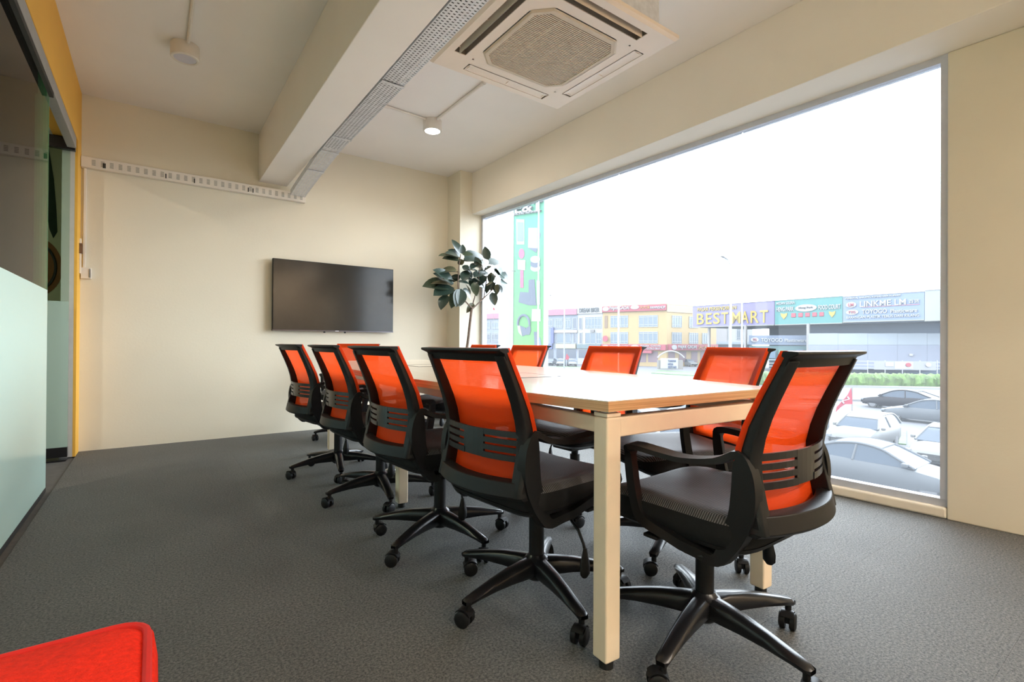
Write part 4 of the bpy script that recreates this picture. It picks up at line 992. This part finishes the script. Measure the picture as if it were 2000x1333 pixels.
# ------------------------------------------------------------------ cars
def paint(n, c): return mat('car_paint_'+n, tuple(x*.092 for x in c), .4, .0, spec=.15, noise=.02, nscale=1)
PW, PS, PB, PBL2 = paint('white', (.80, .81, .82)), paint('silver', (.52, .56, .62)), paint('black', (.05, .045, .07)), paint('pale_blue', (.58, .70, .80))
CGL = mat('car_glass', (.025, .033, .045), .2, spec=.12, noise=.05); TYR = mat('tyre', (.008, .008, .009), .8, noise=.1); RIM = mat('rim', (.06, .06, .065), .4, 0, noise=.1)
HLT = mat('headlamp', (.10, .11, .12), .3, noise=.03); TLT = mat('tail_lamp', (.12, .008, .008), .2, noise=.05); PLT = mat('number_plate', (.02, .02, .02), .5, noise=.1)
def make_car(kind, pm):
    e = empty('car'); hatch = kind == 'hatch'
    L = 3.9 if hatch else 4.65; W = .85; x0, x1 = -L/2, L/2   # front at +x
    if hatch: B = [(x1, .42, .55, .70), (x1-.12, .28, .70, .80), (x1-.45, .24, .86, .84), (x1-.95, .22, .96, .85), (x1-1.3, .22, 1.0, .85), (0, .22, 1.0, .85), (x0+.5, .24, 1.02, .84), (x0+.1, .28, 1.0, .80), (x0, .38, .85, .74)]; G = [(x1-1.0, .96, .97), (x1-1.65, 1.44, .0), (x0+.55, 1.47, .0), (x0+.08, .99, 0)]; RH = 1.50
    else: B = [(x1, .42, .55, .70), (x1-.15, .26, .68, .80), (x1-.6, .22, .80, .85), (x1-1.2, .20, .90, .86), (x1-1.5, .20, .94, .86), (0, .20, .95, .86), (x0+1.0, .20, .98, .86), (x0+.4, .24, .98, .84), (x0+.08, .30, .92, .78), (x0, .42, .75, .74)]; G = [(x1-1.15, .89, 0), (x1-1.95, 1.36, 0), (x0+1.35, 1.38, 0), (x0+.55, .97, 0)]; RH = 1.44
    q = MB(); secs = []
    for x, zb, zt, w_ in B:
        secs.append([(x, -w_*.92, zb), (x, -w_, zb+.15), (x, -w_*1.0, zt-.18), (x, -w_*.92, zt-.04), (x, -w_*.6, zt+.02), (x, w_*.6, zt+.02), (x, w_*.92, zt-.04), (x, w_, zt-.18), (x, w_, zb+.15), (x, w_*.92, zb)])
    q.loft(secs); q.build('body', pm, e, smooth=True, ang=30)
    ga = G[0][0]
    wb_ = .80
    if hatch: PR = [(x1-.98, .97), (x1-1.4, 1.27), (x1-1.72, 1.43), (x1-2.2, 1.49), (x0+.9, 1.49), (x0+.5, 1.45), (x0+.25, 1.30), (x0+.08, 1.02)]
    else: PR = [(x1-1.12, .92), (x1-1.6, 1.16), (x1-2.0, 1.34), (x1-2.5, 1.42), (x0+1.75, 1.41), (x0+1.3, 1.33), (x0+.85, 1.16), (x0+.42, 1.0)]
    PS_ = smooth_path(PR, 3, False); belt = .96 if not hatch else 1.0
    def hw_(z): return wb_-.20*max(0, (z-belt))/(.47)
    q = MB(); q.loft([[(x, -wb_, belt-.06), (x, -hw_(z), z), (x, hw_(z), z), (x, wb_, belt-.06)] for x, z in PS_]); q.build('window_glass', CGL, e, smooth=True, ang=35)
    q = MB(); top_ = [(x, z) for x, z in PS_ if z > 1.325]
    q.loft([[(x, -hw_(z)-.01, z-.02), (x, -hw_(z)+.05, z+.025), (x, 0, z+.045), (x, hw_(z)-.05, z+.025), (x, hw_(z)+.01, z-.02)] for x, z in top_])
    for s in (-1, 1):
        q.tube([(x, s*(hw_(z)+.004), z) for x, z in PS_], .042, 6)
        xm = (PS_[0][0]+PS_[-1][0])/2; q.tube([(xm-.06, s*(wb_+.004), belt-.05), (xm, s*(hw_(1.4)+.004), 1.39)], .035, 6)
    q.build('roof', pm, e, smooth=True, ang=50)
    w0 = None
    for x in (x1-.78, x0+.80):
        for s in (-1, 1):
            if w0 is None:
                w0 = MB().cyl((0, -.10, 0), (0, .10, 0), .31, k=20).build('wheel', TYR, e, bevel=.02)
                q = MB(); q.cyl((0, -.108, 0), (0, .108, 0), .20, k=16); q.build('rim', RIM, w0)
                w0.location = (x, s*.74, .31); continue
            c = copy_tree(w0); c.location = (x, s*.74, .31)
    for s in (-1, 1):
        MB().box(x1-.20, s*.72-.14, .56, x1-.04, s*.72+.05*s+.10, .69).build('headlamp', HLT, e, bevel=.02)
        MB().box(x0+.0, s*.66-.1, .72, x0+.14, s*.66+.1, .86).build('tail_lamp', TLT, e, bevel=.02)
        MB().box(ga-.25, min(s*.86, s*1.0), .95, ga-.10, max(s*.86, s*1.0), 1.07).build('wing_mirror', pm, e, bevel=.03)
    MB().box(x1-.03, -.26, .38, x1+.01, .26, .50).build('number_plate', PLT, e); MB().box(x1-.12, -.45, .52, x1+.005, .45, .60).build('radiator_grille', PLT, e)
    return e
pool = {}
def car(kind, pm, px, py, heading, label, group=None, dz=0):
    """px,py: photo point of the ground under the car centre"""
    key = (kind, pm.name)
    if key in pool: e = copy_tree(pool[key])
    else: e = make_car(kind, pm); pool[key] = e
    p_ = onz(px, py, GZ); e.location = (p_.x, p_.y, GZ); e.rotation_euler = (0, 0, R(heading)); tag(e, label, 'car', group); return e
def carxy(kind, pm, x, y, heading, label):
    key = (kind, pm.name)
    if key in pool: e = copy_tree(pool[key])
    else: e = make_car(kind, pm); pool[key] = e
    e.location = (x, y, GZ); e.rotation_euler = (0, 0, R(heading)); tag(e, label, 'car'); return e
def place(px, py, dx, dy):     # wheel contact seen at px,py; car centre offset from it
    p_ = onz(px, py, GZ); return p_.x+dx, p_.y+dy
x, y = place(1706, 797, .74, -1.5); carxy('sedan', PB, x, y, 90, 'dark saloon driving on the street beyond the silver car')
x, y = place(1752, 822.5, .74, -1.5); carxy('sedan', PS, x, y, 90, 'silver saloon driving on the street in front of dark one')
x, y = place(1655, 884, 1.95, 0); carxy('hatch', PW, x, y, 180, 'white hatchback parked with its front to the window, red flag above')
XR = x
carxy('sedan', PW, x-.6, y-3.1, 180, 'white saloon parked to the right of the white hatchback')
carxy('hatch', PS, x, y+3.0, 180, 'silver hatchback parked left of the white hatchback behind near chair')
carxy('sedan', PW, x, y+5.9, 180, 'white saloon parked second to the left of the white hatchback')
carxy('sedan', PS, x+.3, y+8.8, 180, 'silver saloon parked third to the left of the white hatchback')
carxy('hatch', PW, x, y+11.8, 180, 'white hatchback parked in line with the middle of the table')
p_ = onz(1712, 864, GZ+1.44); carxy('sedan', PS, p_.x, p_.y, 270, 'silver saloon parked sideways just below the window')
carxy('sedan', PBL2, p_.x-1.6, p_.y+4.9, 262, 'pale blue car parked below window left of silver saloon')
carxy('hatch', PW, p_.x+.2, p_.y+9.6, 270, 'white car parked sideways below the window, seen under the table')
for i, (px, py, k, pm, lab) in enumerate(((1076, 714, 'sedan', PS, 'grey car parked far away right beside the green banner'), (1096, 715.5, 'hatch', PW, 'white car parked far away just left of the lamp post'), (1117, 716, 'hatch', PW, 'white car parked far away just right of the lamp post'), (1116, 707, 'sedan', PS, 'grey car parked far away behind the white ones'), (1345, 716, 'hatch', PW, 'white car parked far away before the pawnshop columns'))):
    car(k, pm, px, py, 215+i*9, lab)

bpy.context.view_layer.update()
